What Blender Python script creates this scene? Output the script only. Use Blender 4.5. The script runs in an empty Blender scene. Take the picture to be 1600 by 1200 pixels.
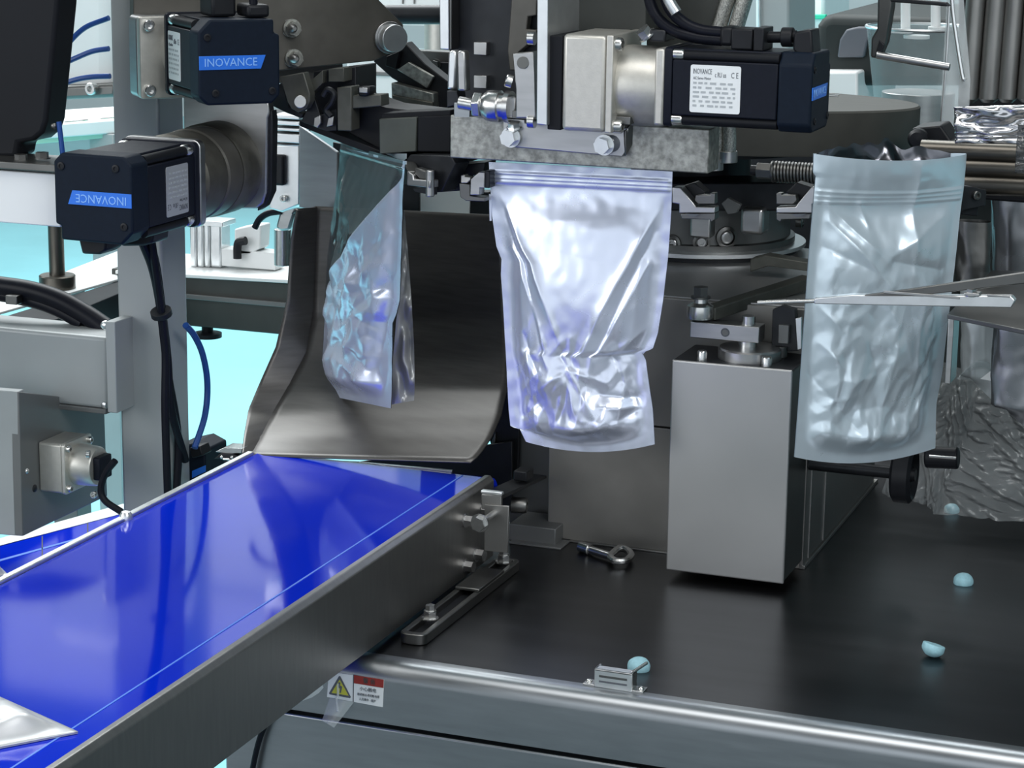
import bpy, bmesh, math, random
from mathutils import Vector as V, Matrix, noise
SC = bpy.context.scene
COL = SC.collection
R = math.radians
# ------------------------------------------------------------------ camera
# machine axes: X along the table's front edge, Y into the machine, Z up
FPX, PITCH, ROLL, HEAD = 3559.0, R(13.0), R(0.8), R(20.5)
EYE = V((0, 0, 1.523))
_h = V((-math.sin(HEAD), math.cos(HEAD), 0))
FW = _h * math.cos(PITCH) - V((0, 0, 1)) * math.sin(PITCH)
_r = V((math.cos(HEAD), math.sin(HEAD), 0))
_u = _r.cross(FW)
RT = _r * math.cos(ROLL) + _u * math.sin(ROLL)
UP = -_r * math.sin(ROLL) + _u * math.cos(ROLL)
cam = bpy.data.cameras.new('camera')
cam.sensor_width = 36
cam.lens = FPX / 1600 * 36
cam.clip_start = 0.05
camo = bpy.data.objects.new('camera', cam)
COL.objects.link(camo)
camo.matrix_world = Matrix(((RT.x, UP.x, -FW.x, EYE.x), (RT.y, UP.y, -FW.y, EYE.y), (RT.z, UP.z, -FW.z, EYE.z), (0, 0, 0, 1)))
SC.camera = camo
# ------------------------------------------------------------------ world, lights, exposure
w = bpy.data.worlds.new('hall_daylight')
SC.world = w
w.use_nodes = True
wn = w.node_tree
bg = wn.nodes['Background']
bg.inputs['Color'].default_value = (0.86, 0.94, 1.0, 1)
bg.inputs['Strength'].default_value = 1.15
def area(name, loc, target, sx, sy, power, col=(1, 1, 1)):
    l = bpy.data.lights.new(name, 'AREA')
    l.shape = 'RECTANGLE'
    l.size, l.size_y, l.energy, l.color = sx, sy, power, col
    o = bpy.data.objects.new(name, l)
    COL.objects.link(o)
    o.location = loc
    o.rotation_euler = (V(target) - V(loc)).to_track_quat('-Z', 'Y').to_euler()
    return o
area('ceiling_panel_light', (-3.5, 5.0, 4.2), (-3.5, 5.0, 0), 6.0, 4.0, 560, (0.95, 0.99, 1.0))
area('ceiling_panel_light', (-0.5, 0.4, 4.2), (-0.6, 1.9, 1.0), 2.6, 1.4, 52, (1.0, 0.99, 0.97))  # key light added for the middle pouch, no lamp known there
area('ceiling_panel_light', (2.4, -0.6, 3.6), (-0.4, 2.0, 1.1), 2.2, 1.4, 75, (0.95, 0.98, 1.0))  # fill added to brighten the right pouch, not a known panel
area('window_light', (-4.2, -1.6, 2.6), (-0.7, 2.0, 1.1), 3.0, 2.4, 88, (0.96, 0.98, 1.0))  # softbox added to light the pouch fronts; no window stands there
SC.view_settings.view_transform = 'Standard'
SC.view_settings.look = 'None'
SC.view_settings.gamma = 1
SC.view_settings.use_curve_mapping = False
SC.view_settings.exposure = 0.0
# ------------------------------------------------------------------ pixel of the photograph -> point on a real plane
def ray(px, py):
    return FW + RT * ((px - 800) / FPX) - UP * ((py - 600) / FPX)
def PY(px, py, v):
    r = ray(px, py); return EYE + r * (v / r.y)
def PX(px, py, u):
    r = ray(px, py); return EYE + r * (u / r.x)
def PZ(px, py, z):
    r = ray(px, py); return EYE + r * ((z - EYE.z) / r.z)
class Pl:
    """upright plane through p, turned by yaw (degrees); off is measured away from the viewer"""
    def __init__(s, p, yaw=0.0):
        s.p = V(p); a = R(yaw)
        s.u = V((math.cos(a), math.sin(a), 0)); s.n = V((-math.sin(a), math.cos(a), 0)); s.w = V((0, 0, 1))
    def q(s, px, py, off=0.0):
        r = ray(px, py)
        return EYE + r * (((s.p + s.n * off) - EYE).dot(s.n) / r.dot(s.n))
def FY(v): return Pl((0, v, 0), 0)
# ------------------------------------------------------------------ materials
MATS = {}
def mat(name, col, metal=0.0, rough=0.5, var=0.12, vs=40.0, stretch=(1, 1, 1), bump=0.0, bs=300.0, coat=0.0, trans=0.0, alpha=1.0, ior=1.5, rvar=0.1, emit=0.0, spec=0.5, grain=0.0):
    m = bpy.data.materials.new(name)
    m.use_nodes = True
    nt = m.node_tree
    b = nt.nodes['Principled BSDF']
    I = b.inputs
    I['Metallic'].default_value = metal
    I['Transmission Weight'].default_value = trans
    I['Alpha'].default_value = alpha
    I['IOR'].default_value = ior
    I['Coat Weight'].default_value = coat
    I['Coat Roughness'].default_value = 0.08
    I['Specular IOR Level'].default_value = spec
    tc = nt.nodes.new('ShaderNodeTexCoord')
    mp = nt.nodes.new('ShaderNodeMapping')
    mp.inputs['Scale'].default_value = stretch
    nt.links.new(tc.outputs['Object'], mp.inputs['Vector'])
    n = nt.nodes.new('ShaderNodeTexNoise')
    n.inputs['Scale'].default_value = vs
    n.inputs['Detail'].default_value = 5
    nt.links.new(mp.outputs['Vector'], n.inputs['Vector'])
    mr = nt.nodes.new('ShaderNodeMapRange')
    mr.inputs['From Min'].default_value = 0.3; mr.inputs['From Max'].default_value = 0.7
    mr.inputs['To Min'].default_value = 1 - var; mr.inputs['To Max'].default_value = 1 + var
    nt.links.new(n.outputs['Fac'], mr.inputs['Value'])
    mx = nt.nodes.new('ShaderNodeVectorMath'); mx.operation = 'SCALE'
    mx.inputs[0].default_value = col
    nt.links.new(mr.outputs['Result'], mx.inputs['Scale'])
    nt.links.new(mx.outputs['Vector'], I['Base Color'])
    rr = nt.nodes.new('ShaderNodeMapRange')
    rr.inputs['To Min'].default_value = max(rough - rvar * rough, 0.02); rr.inputs['To Max'].default_value = min(rough + rvar * rough, 1)
    nt.links.new(n.outputs['Fac'], rr.inputs['Value'])
    nt.links.new(rr.outputs['Result'], I['Roughness'])
    if bump:
        n2 = nt.nodes.new('ShaderNodeTexNoise'); n2.inputs['Scale'].default_value = bs; n2.inputs['Detail'].default_value = 3
        nt.links.new(mp.outputs['Vector'], n2.inputs['Vector'])
        bp = nt.nodes.new('ShaderNodeBump'); bp.inputs['Strength'].default_value = bump; bp.inputs['Distance'].default_value = 0.001
        nt.links.new(n2.outputs['Fac'], bp.inputs['Height'])
        nt.links.new(bp.outputs['Normal'], I['Normal'])
    MATS[name] = m
    return m
M_table = mat('table_steel', (0.088, 0.090, 0.096), 1, 0.30, 0.15, 6, (1, 6, 1), 0.03, 400)
M_apron = mat('satin_steel', (0.36, 0.38, 0.40), 1, 0.33, 0.06, 20, (1, 1, 8))
M_steel = mat('brushed_steel', (0.46, 0.46, 0.46), 1, 0.34, 0.08, 25, (1, 1, 6))
M_cover = mat('satin_cover', (0.50, 0.50, 0.50), 0.9, 0.42, 0.04, 10)
M_dsteel = mat('dark_steel', (0.17, 0.17, 0.165), 1, 0.38, 0.12, 25)
M_tower = mat('smudged_sheet', (0.27, 0.26, 0.245), 0.5, 0.42, 0.20, 9)
M_side = mat('side_plate_steel', (0.33, 0.325, 0.315), 1, 0.42, 0.06, 25, (1, 8, 1))
M_worn = mat('worn_steel', (0.33, 0.335, 0.31), 0.75, 0.5, 0.40, 170, (1, 1, 1), 0.15, 500)
M_plate = mat('olive_plate', (0.105, 0.10, 0.088), 0.3, 0.45, 0.12, 50, bump=0.05)
M_paint = mat('grey_paint', (0.32, 0.34, 0.345), 0.15, 0.42, 0.04, 15)
M_paintd = mat('grey_paint_dim', (0.15, 0.155, 0.155), 0.3, 0.42, 0.06, 15)
M_alu = mat('cast_aluminium', (0.58, 0.565, 0.52), 0.7, 0.42, 0.05, 160, bump=0.08, bs=700)
M_bright = mat('bright_aluminium', (0.78, 0.80, 0.81), 0.9, 0.32, 0.06, 60)
M_olv = mat('olive_steel', (0.085, 0.087, 0.076), 0.35, 0.48, 0.15, 90, bump=.05)
M_dgreen = mat('dark_paint', (0.040, 0.043, 0.040), 0.2, 0.5, 0.1, 40)
M_chrome = mat('bright_bolt', (0.66, 0.66, 0.65), 1, 0.26, 0.08, 200)
M_rod = mat('bronze_rod', (0.13, 0.12, 0.105), 1, 0.34, 0.1, 30)
M_matte = mat('matte_olive_steel', (0.13, 0.125, 0.108), 0.7, 0.5, 0.15, 90, bump=.05)
M_black = mat('black_plastic', (0.010, 0.011, 0.014), 0, 0.45, 0.15, 60, spec=.25)
M_blackm = mat('black_metal', (0.022, 0.024, 0.028), 0.5, 0.42, 0.2, 60)
M_hous = mat('dark_housing', (0.011, 0.012, 0.015), 0.1, 0.5, 0.08, 20, spec=.15)
M_motor = mat('motor_black', (0.007, 0.009, 0.016), 0, 0.45, 0.1, 200, bump=0.06, bs=1500, spec=.16)
M_cap = mat('motor_cap', (0.006, 0.011, 0.021), 0, 0.55, 0.1, 200, bump=0.06, bs=1500, spec=.14)
M_strip = mat('blue_strip', (0.02, 0.17, 0.72), 0, 0.4, 0.05, 60)
M_pale = mat('pale_blue_print', (0.25, 0.5, 0.95), 0, 0.45, 0.03)
M_label = mat('white_label', (0.80, 0.83, 0.84), 0, 0.4, 0.02)
M_lgrey = mat('silver_label', (0.42, 0.44, 0.46), 0.3, 0.4, 0.03)
M_ink = mat('label_ink', (0.10, 0.11, 0.13), 0, 0.5, 0.02)
M_inkl = mat('faint_ink', (0.42, 0.45, 0.47), 0, 0.5, 0.02)
M_belt = mat('blue_belt', (0.0, 0.020, 0.57), 0, 0.07, 0.06, 6, coat=0.0, rvar=0.3, bump=0.006, bs=40, spec=.34)
M_beltseam = mat('belt_seam', (0.10, 0.24, 0.80), 0, 0.3, 0.05)
M_foil = mat('pearl_foil', (0.73, 0.78, 0.92), 0.58, 0.27, 0.03, 15)
M_foilc = mat('pale_teal_foil', (0.69, 0.80, 0.88), 0.52, 0.28, 0.03, 15)
M_inner = mat('silver_lining', (0.20, 0.20, 0.22), 1, 0.20, 0.1, 30)
M_film = mat('smoky_film', (0.06, 0.066, 0.07), 0, 0.07, 0.03, 20, alpha=0.66, coat=.5)
M_clear = mat('clear_plastic', (0.85, 0.90, 0.92), 0, 0.10, 0.02, 20, alpha=0.32, coat=0.5)
M_hopper = mat('hopper_plastic', (0.55, 0.66, 0.68), 0, 0.15, 0.05, 20, alpha=0.24, coat=0.5)
M_tablet = mat('pale_teal_tablet', (0.33, 0.58, 0.66), 0, 0.6, 0.10, 250, bump=0.2, bs=500)
M_white = mat('white_enamel', (0.78, 0.80, 0.80), 0, 0.35, 0.03, 10)
M_floor = mat('cyan_epoxy', (0.27, 0.66, 0.73), 0, 0.22, 0.06, 1.5, rvar=0.3)
M_wall = mat('hall_wall', (0.56, 0.60, 0.61), 0, 0.6, 0.03, 2)
M_green = mat('green_band', (0.02, 0.50, 0.30), 0, 0.5, 0.03)
M_hood = mat('grey_hood', (0.020, 0.026, 0.026), 0.1, 0.6, 0.08, 8, spec=.3)
M_rubber = mat('black_cable', (0.007, 0.008, 0.013), 0, 0.38, 0.1, 90, spec=.15)
M_tubeb = mat('blue_air_tube', (0.01, 0.06, 0.26), 0, 0.3, 0.05)
M_red = mat('sign_red', (0.28, 0.025, 0.02), 0, 0.5, 0.1, 300)
M_yel = mat('sign_yellow', (0.55, 0.55, 0.06), 0, 0.5, 0.05)
M_braid = mat('braided_steel', (0.50, 0.50, 0.47), 1, 0.35, 0.5, 900, (1, 1, 0.6), 0.6, 1500)
# ------------------------------------------------------------------ geometry helpers
def catmull(pts, k=8):
    pts = [V(p) for p in pts]
    if len(pts) < 3: return pts
    P = [pts[0] * 2 - pts[1]] + pts + [pts[-1] * 2 - pts[-2]]
    out = []
    for i in range(1, len(P) - 2):
        a, b, c, d = P[i - 1:i + 3]
        for j in range(k):
            t = j / k
            out.append(0.5 * ((2 * b) + (c - a) * t + (2 * a - 5 * b + 4 * c - d) * t * t + (3 * b - a - 3 * c + d) * t ** 3))
    out.append(pts[-1])
    return out
class G:
    def __init__(s, M=None): s.v = []; s.f = []; s.M = M
    def add(s, vs, fs):
        o = len(s.v)
        for p in vs:
            p = V(p); s.v.append(s.M @ p if s.M else p)
        s.f += [tuple(i + o for i in f) for f in fs]
        return s
    def box(s, a, b):
        x0, y0, z0 = a; x1, y1, z1 = b
        return s.add([(x0, y0, z0), (x1, y0, z0), (x1, y1, z0), (x0, y1, z0), (x0, y0, z1), (x1, y0, z1), (x1, y1, z1), (x0, y1, z1)],
                     [(0, 3, 2, 1), (4, 5, 6, 7), (0, 1, 5, 4), (1, 2, 6, 5), (2, 3, 7, 6), (3, 0, 4, 7)])
    def prism(s, pts, vec):
        n = len(pts); vec = V(vec); pts = [V(p) for p in pts]
        return s.add(pts + [p + vec for p in pts], [tuple(range(n - 1, -1, -1)), tuple(range(n, 2 * n))] + [(i, (i + 1) % n, n + (i + 1) % n, n + i) for i in range(n)])
    def pp(s, pl, px, off=0.0, dep=0.01):
        if not isinstance(pl, Pl): pl = FY(pl)
        return s.prism([pl.q(x, y, off) for x, y in px], pl.n * dep)
    def pb(s, pl, x0, y0, x1, y1, off=0.0, dep=0.01):
        """upright box whose front face spans these pixels"""
        if not isinstance(pl, Pl): pl = FY(pl)
        ym, xm = (y0 + y1) / 2, (x0 + x1) / 2
        a, b = pl.q(x0, ym, off), pl.q(x1, ym, off)
        zt, zb = pl.q(xm, y0, off).z, pl.q(xm, y1, off).z
        return s.prism([V((a.x, a.y, zb)), V((b.x, b.y, zb)), V((b.x, b.y, zt)), V((a.x, a.y, zt))], pl.n * dep)
    def cyl(s, p0, p1, r0, r1=None, n=24, ph=0.0):
        p0, p1 = V(p0), V(p1); r1 = r0 if r1 is None else r1
        d = (p1 - p0).normalized(); a = d.orthogonal().normalized(); b = d.cross(a)
        vs = []
        for p, r in ((p0, r0), (p1, r1)):
            for i in range(n):
                t = 2 * math.pi * i / n + ph
                vs.append(p + (a * math.cos(t) + b * math.sin(t)) * r)
        return s.add(vs, [tuple(range(n - 1, -1, -1)), tuple(range(n, 2 * n))] + [(i, (i + 1) % n, n + (i + 1) % n, n + i) for i in range(n)])
    def lathe(s, p, d, prof, n=32):
        p, d = V(p), V(d).normalized(); a = d.orthogonal().normalized(); b = d.cross(a)
        vs = []; fs = []
        for r, h in prof:
            for i in range(n):
                t = 2 * math.pi * i / n
                vs.append(p + d * h + (a * math.cos(t) + b * math.sin(t)) * r)
        for k in range(len(prof) - 1):
            for i in range(n):
                j = (i + 1) % n
                fs.append((k * n + i, k * n + j, (k + 1) * n + j, (k + 1) * n + i))
        if prof[0][0] > 1e-6: fs.append(tuple(range(n - 1, -1, -1)))
        if prof[-1][0] > 1e-6: fs.append(tuple(range((len(prof) - 1) * n, len(prof) * n)))
        return s.add(vs, fs)
    def tube(s, pts, r, n=8, k=8, closed=False):
        pts = catmull(pts, k) if k else [V(p) for p in pts]
        if closed: pts = pts[:-1] if (pts[0] - pts[-1]).length < 1e-6 else pts
        m = len(pts); vs = []; fs = []
        a = None
        for i in range(m):
            if closed: d = (pts[(i + 1) % m] - pts[i - 1])
            else: d = pts[min(i + 1, m - 1)] - pts[max(i - 1, 0)]
            d.normalize()
            a = d.orthogonal().normalized() if a is None else (a - d * a.dot(d)).normalized()
            b = d.cross(a)
            rr = r(i / (m - 1)) if callable(r) else r
            for j in range(n):
                t = 2 * math.pi * j / n
                vs.append(pts[i] + (a * math.cos(t) + b * math.sin(t)) * rr)
        for i in range(m if closed else m - 1):
            i2 = (i + 1) % m
            for j in range(n):
                j2 = (j + 1) % n
                fs.append((i * n + j, i * n + j2, i2 * n + j2, i2 * n + j))
        if not closed: fs += [tuple(range(n - 1, -1, -1)), tuple(range((m - 1) * n, m * n))]
        return s.add(vs, fs)
    def grid(s, fn, nu, nv):
        vs = [fn(i / nu, j / nv) for j in range(nv + 1) for i in range(nu + 1)]
        k = nu + 1
        return s.add(vs, [(j * k + i, j * k + i + 1, (j + 1) * k + i + 1, (j + 1) * k + i) for j in range(nv) for i in range(nu)])
def link(name, g, m, par=None, bev=0.0008, label=None, sharp=35, seg=2, fix=True, solid=0):
    me = bpy.data.meshes.new(name)
    me.from_pydata([tuple(p) for p in g.v], [], g.f)
    if fix:
        bm = bmesh.new(); bm.from_mesh(me)
        bmesh.ops.recalc_face_normals(bm, faces=bm.faces)
        bm.to_mesh(me); bm.free()
    me.polygons.foreach_set('use_smooth', [True] * len(me.polygons))
    me.set_sharp_from_angle(angle=R(sharp))
    me.materials.append(m)
    o = bpy.data.objects.new(name, me)
    COL.objects.link(o)
    if par: o.parent = par
    if label: o['label'] = label
    if solid:
        md = o.modifiers.new('thickness', 'SOLIDIFY'); md.thickness = solid; md.offset = 0
    if bev:
        md = o.modifiers.new('edge', 'BEVEL'); md.width = bev; md.segments = seg; md.limit_method = 'ANGLE'; md.angle_limit = R(40)
    return o
part = link
THINGS = []
def thing(name, label, cat, group=None):
    o = bpy.data.objects.new(name, None)
    o.empty_display_size = 0.02
    COL.objects.link(o)
    o['label'] = label; o['category'] = cat
    if group: o['group'] = group
    THINGS.append(o)
    return o
def solo(name, g, m, label, cat, group=None, **k):
    o = link(name, g, m, None, **k)
    o['label'] = label; o['category'] = cat
    if group: o['group'] = group
    THINGS.append(o)
    return o
def struct(name, g, m, **k):
    o = link(name, g, m, None, **k); o['kind'] = 'structure'; return o
BOLTS = {}
def bolt(par, p, d, r, h, kind='hex', m=None, name='bolt'):
    """a bolt head standing on the point p along d; alike heads share one mesh"""
    m = m or M_chrome
    key = (kind, round(r, 5), round(h, 5), m.name)
    if key not in BOLTS:
        g = G()
        if kind == 'hex':
            g.cyl((0, 0, 0), (0, 0, h * .18), r * 1.25, n=20); g.cyl((0, 0, h * .18), (0, 0, h), r, n=6)
        elif kind == 'cap':
            g.lathe((0, 0, 0), (0, 0, 1), [(r, 0), (r, h * .85), (r * .85, h), (r * .5, h), (r * .5, h * .35), (0, h * .35)], 20)
        else:
            g.lathe((0, 0, 0), (0, 0, 1), [(r, 0), (r * .95, h * .4), (r * .7, h * .8), (r * .4, h), (0, h)], 20)
        t = link('bolt', g, m, None, bev=0)
        BOLTS[key] = t.data
        bpy.data.objects.remove(t)
    o = bpy.data.objects.new(name, BOLTS[key])
    COL.objects.link(o)
    q = V(d).to_track_quat('Z', 'Y').to_matrix().to_4x4()
    o.matrix_local = Matrix.Translation(V(p)) @ q
    o.parent = par
    return o
def txt(s, size, M, m, par, name='lettering', align='CENTER', sx=1.0, label=None):
    c = bpy.data.curves.new(name, 'FONT')
    c.body = s; c.size = size; c.align_x = align; c.align_y = 'CENTER'; c.resolution_u = 2; c.extrude = 0.00012
    t = bpy.data.objects.new(name, c); COL.objects.link(t)
    bpy.context.view_layer.update()
    me = bpy.data.meshes.new_from_object(t.evaluated_get(bpy.context.evaluated_depsgraph_get()))
    bpy.data.objects.remove(t)
    me.transform(M @ Matrix.Diagonal((sx, 1, 1, 1)))
    me.materials.clear(); me.materials.append(m)
    o = bpy.data.objects.new(name, me); COL.objects.link(o); o.parent = par
    if label: o['label'] = label
    return o
def basis(o, x, y, z):
    x, y, z, o = V(x), V(y), V(z), V(o)
    return Matrix(((x.x, y.x, z.x, o.x), (x.y, y.y, z.y, o.y), (x.z, y.z, z.z, o.z), (0, 0, 0, 1)))
def rrect(x0, y0, x1, y1, r, n=5):
    out = []
    for cx, cy, a0 in ((x1 - r, y1 - r, 0), (x0 + r, y1 - r, 90), (x0 + r, y0 + r, 180), (x1 - r, y0 + r, 270)):
        for i in range(n + 1):
            a = R(a0 + 90 * i / n); out.append((cx + r * math.cos(a), cy + r * math.sin(a)))
    return out
def smooth(a, b, x):
    t = min(max((x - a) / (b - a), 0), 1); return t * t * (3 - 2 * t)
def lerp_list(L, t):
    """L = [(t, value...)] piecewise linear"""
    for (a, b) in zip(L, L[1:]):
        if t <= b[0]:
            k = (t - a[0]) / max(b[0] - a[0], 1e-9)
            return [x + (y - x) * k for x, y in zip(a[1:], b[1:])]
    return list(L[-1][1:])
# ================================================================== the hall
struct('floor', G().box((-14, 1.45, -0.1), (10, 12.2, 0.0)), M_floor, bev=0)
struct('floor', G().box((-14, -8, -0.1), (10, 1.449, 0.0)), mat('grey_aisle_epoxy', (.085, .125, .14), 0, .4, .06, 1.5), bev=0)  # unseen front floor, darker colour invented to cut cyan bounce onto the metal
struct('ceiling', G().box((-14.2, -8, 5.0), (10.2, 12.2, 5.2)), mat('ceiling_grey', (0.15, 0.16, 0.165), 0, 0.7, 0.05, 1), bev=0)
WIN = [-9.4, -7.9, -6.4, -4.9, -3.4, -1.9]      # left edges of a row of factory windows
g = G(); g.box((-14, 12, 0), (10, 12.2, 2.6)); g.box((-14, 12, 4.75), (10, 12.2, 5))
xs = [-14] + [v for x in WIN for v in (x, x + .95)] + [10]
for i in range(0, len(xs), 2): g.box((xs[i], 12, 2.6), (xs[i + 1], 12.2, 4.75))
struct('wall_back', g, M_wall, bev=0)
for i, x in enumerate(WIN):
    f = struct('window_%d' % (i + 1), G().box((x, 12.05, 2.6), (x + .05, 12.12, 4.75)).box((x + .90, 12.05, 2.6), (x + .95, 12.12, 4.75)).box((x + .05, 12.05, 2.6), (x + .90, 12.12, 2.65)).box((x + .05, 12.05, 4.70), (x + .90, 12.12, 4.75)).box((x + .05, 12.05, 3.65), (x + .90, 12.12, 3.70)), M_white, bev=0)
    part('pane', G().box((x + .05, 12.08, 2.65), (x + .90, 12.086, 4.70)), MATS.get('window_glass') or mat('window_glass', (.95, .98, 1), 0, .02, .01, 1, alpha=.12), f, bev=0)
struct('wall_left', G().box((-14.2, -8, 0), (-14, 12, 5)), M_wall, bev=0)
struct('wall_right', G().box((10, -8, 0), (10.2, 12, 5)), M_wall, bev=0)
# ================================================================== machine base
ZT = 0.85
base = thing('packing_table', 'long low steel machine base with dark flat top and warning label on its front', 'machine base')
UL = -0.899
part('tabletop', G().box((UL, 1.7118, ZT - 0.02), (0.5, 3.0, ZT)), M_table, base, bev=0.0)
# front apron with the big folded edge
prof = [(1.712, ZT)] + [(1.705 - 0.016 * math.sin(R(a)), ZT - 0.016 + 0.016 * math.cos(R(a))) for a in range(0, 91, 10)] + [(1.689, ZT - 0.054), (1.712, ZT - 0.054)]
part('front_apron', G().prism([(UL, y, z) for y, z in prof], (1.4, 0, 0)), M_apron, base, bev=0, label='folded front edge of the steel base with a bright rounded corner')
part('recess_gap', G().box((UL + .004, 1.70, ZT - 0.06), (0.5, 1.72, ZT - 0.05)), M_black, base, bev=0)
part('cabinet_panel', G().box((UL, 1.690, 0.12), (0.5, 1.715, ZT - 0.0585)), M_apron, base, bev=0.002, seg=3)
part('cabinet_body', G().box((UL, 1.716, 0.12), (0.5, 3.0, ZT - 0.021)), M_apron, base, bev=0)
part('plinth', G().box((UL + .03, 1.75, 0.0), (0.5, 2.95, 0.12)), M_blackm, base, bev=0)
YF = 1.689
def fpt(px, py, off=0.0): return PY(px, py, YF - off)
g = G(); g.prism([fpt(x, y, .0006) for x, y in [(481, 1082), (486, 1075), (497, 1070), (504, 1069), (505, 1075), (498, 1083), (487, 1090), (470, 1096)]], (0, .0006, 0))
part('slot_plate', g, M_bright, base, bev=0, label='pale oval slot partly behind the conveyor')
sg = part('warning_label', G().prism([fpt(x, y, .0007) for x, y in [(513, 1059), (525, 1051), (600, 1062), (598, 1105), (511, 1089)]], (0, .0005, 0)), M_label, base, bev=0, label='white electric shock warning label with yellow triangle and red header')
part('label_divider', G().prism([fpt(x, y, .0009) for x, y in [(551.5, 1054), (553, 1054.3), (552.5, 1097), (551, 1097)]], (0, .0003, 0)), M_ink, sg, bev=0)
part('red_header', G().prism([fpt(x, y, .0010) for x, y in [(553, 1055), (599.5, 1062), (599, 1075), (552.8, 1067.5)]], (0, .0003, 0)), M_red, sg, bev=0)
part('pictogram_border', G().prism([fpt(x, y, .0010) for x, y in [(529.5, 1056.5), (531.5, 1056.5), (548, 1089), (547, 1091), (515, 1085), (514, 1083)]], (0, .0003, 0)), M_ink, sg, bev=0)
part('pictogram', G().prism([fpt(x, y, .0013) for x, y in [(530.5, 1062), (544.5, 1087), (518, 1082.5)]], (0, .0003, 0)), M_yel, sg, bev=0)
part('lightning_bolt', G().prism([fpt(x, y, .0016) for x, y in [(529, 1066), (532, 1066.5), (531, 1071), (534.5, 1073), (532.5, 1083), (530.5, 1082), (531.5, 1076), (528, 1074)]], (0, .0003, 0)), M_ink, sg, bev=0)
_sl = (fpt(598, 1075) - fpt(553, 1067.5)); _sl.y = 0; _sl.normalize()
LX = V((1, 0, 0)); LZ = V((0, 0, 1))
for s, px, py, sz, k in (('小心触电', 575, 1078, .0040, 1), ('检修前必须切断电源', 575.5, 1087, .0027, .86), ('人员操作 · 维护', 574, 1094, .0027, .86)):
    p = fpt(px, py, .0014); txt(s, sz, basis(p, (1, 0, 0), (0, 0, 1), (0, -1, 0)), M_ink, sg, sx=k)
p = fpt(577, 1065, .0016); txt('警 告', .0052, basis(p, (1, 0, 0), (0, 0, 1), (0, -1, 0)), M_dsteel, sg)
def _tape(a, b):
    q0 = V((515 + 38 * a, 1091 + 6 * a, 0)); q1 = V((503 + 19 * a, 1126 + 11 * a, 0)); q = q0.lerp(q1, b)
    return fpt(q.x, q.y, .002 + .014 * b + .006 * math.sin(a * 3.14) * (1 - .5 * b))
tp = part('loose_tape', G().grid(_tape, 8, 8), M_clear, base, bev=0, fix=False, label='curling clear tape hanging from the warning label')
part('tape_fold', G().tube([fpt(528, 1068, .002), fpt(528, 1088, .003), fpt(526, 1093, .006), fpt(528, 1112, .014)], .0011, n=6), M_clear, tp, bev=0)
# ================================================================== little things on the table
def keeper():
    t = thing('latch_keeper', 'small chrome slotted latch keeper screwed by the table front edge', 'latch')
    v = PZ(962, 1078, ZT).y
    pl = FY(v); zb = ZT
    def q(px, py, off=0): return pl.q(px, py, off)
    a, b = q(928, 1075), q(987, 1080); zt = q(957, 1049).z
    x0, x1 = a.x, b.x; H = zt - ZT
    g = G()   # slotted face made of bars
    hs = [0, .30, .40, .66, .76, 1.0]
    g.box((x0, v, ZT), (x1, v + .0022, zt)); g.box((x0, v, zt - .0018), (x1, v + .010, zt))
    sf = part('slotted_face', g, M_bright, t, bev=.0006)
    for lo, hi, xr in ((.30, .40, 0), (.58, .70, .2)): part('slot', G().box((x0 + (x1 - x0) * .13, v - .0003, ZT + H * lo), (x1 - (x1 - x0) * .13, v, ZT + H * hi)), M_ink if xr == 0 else M_dsteel, sf, bev=0)
    for xx in (x0, x1 - .0018): part('side_wall', G().box((xx, v + .0022, ZT), (xx + .0018, v + .014, zt)), M_chrome, t, bev=.0003)
    for sx, xx in ((-1, x0), (1, x1)):
        f = part('ear', G().box((min(xx, xx + sx * .010), v, ZT), (max(xx, xx + sx * .010), v + .012, ZT + .0018)), M_chrome, t, bev=.0003)
        bolt(f, (xx + sx * .0062, v + .006, ZT + .0018), (0, 0, 1), .0028, .0022, 'round')
    p0 = V((x1 - .002, v + .006, zt - .001)); p1 = V((x1 + .004, v + .028, zt + .001))
    part('lever', G().tube([p0, p1], .0014, k=0), M_chrome, t, bev=0)
keeper()
def tablet(px, py, wpx, label, flip=False, tilt=0.0, lift=0.0):
    p = PZ(px, py, ZT + lift)
    d = (p - EYE).dot(FW); r = wpx / 2 / FPX * d
    g = G(); h = r * 1.12
    prof = [(r * .96, 0.0), (r, .0008), (r * 1.0, h * .30)] + [(r * math.cos(R(a)), h * .30 + (h * .70) * math.sin(R(a))) for a in range(10, 91, 10)]
    prof[-1] = (0, h)
    ax = V((math.sin(tilt), 0, math.cos(tilt)))
    if flip:
        ax = V((-.22, -.26, -1)).normalized(); c = V((p.x, p.y, ZT + h * .99)); g.lathe(c, ax, prof, 36)
    else: g.lathe((p.x, p.y, ZT), ax, prof, 36)
    zmin = min(q.z for q in g.v)
    for q in g.v:
        q.z += ZT - zmin
        n = noise.noise(q * 260) * r * .05; q.x += n; q.y += n * .6
    o = solo('domed_tablet', g, M_tablet, label, 'tablet', 'spilled pale teal tablets', bev=0, sharp=50)
tablet(998, 1046, 36, 'pale teal domed tablet just behind the chrome latch keeper')
tablet(1459, 1026, 36, 'pale teal domed tablet lying upside down with its flat side up', True)
tablet(1505, 912, 31, 'pale teal domed tablet standing flat side down, alone on the bare dark tabletop')
tablet(1487, 800, 24, 'pale teal tablet blurred beneath the crumpled clear plastic sheet')
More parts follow.
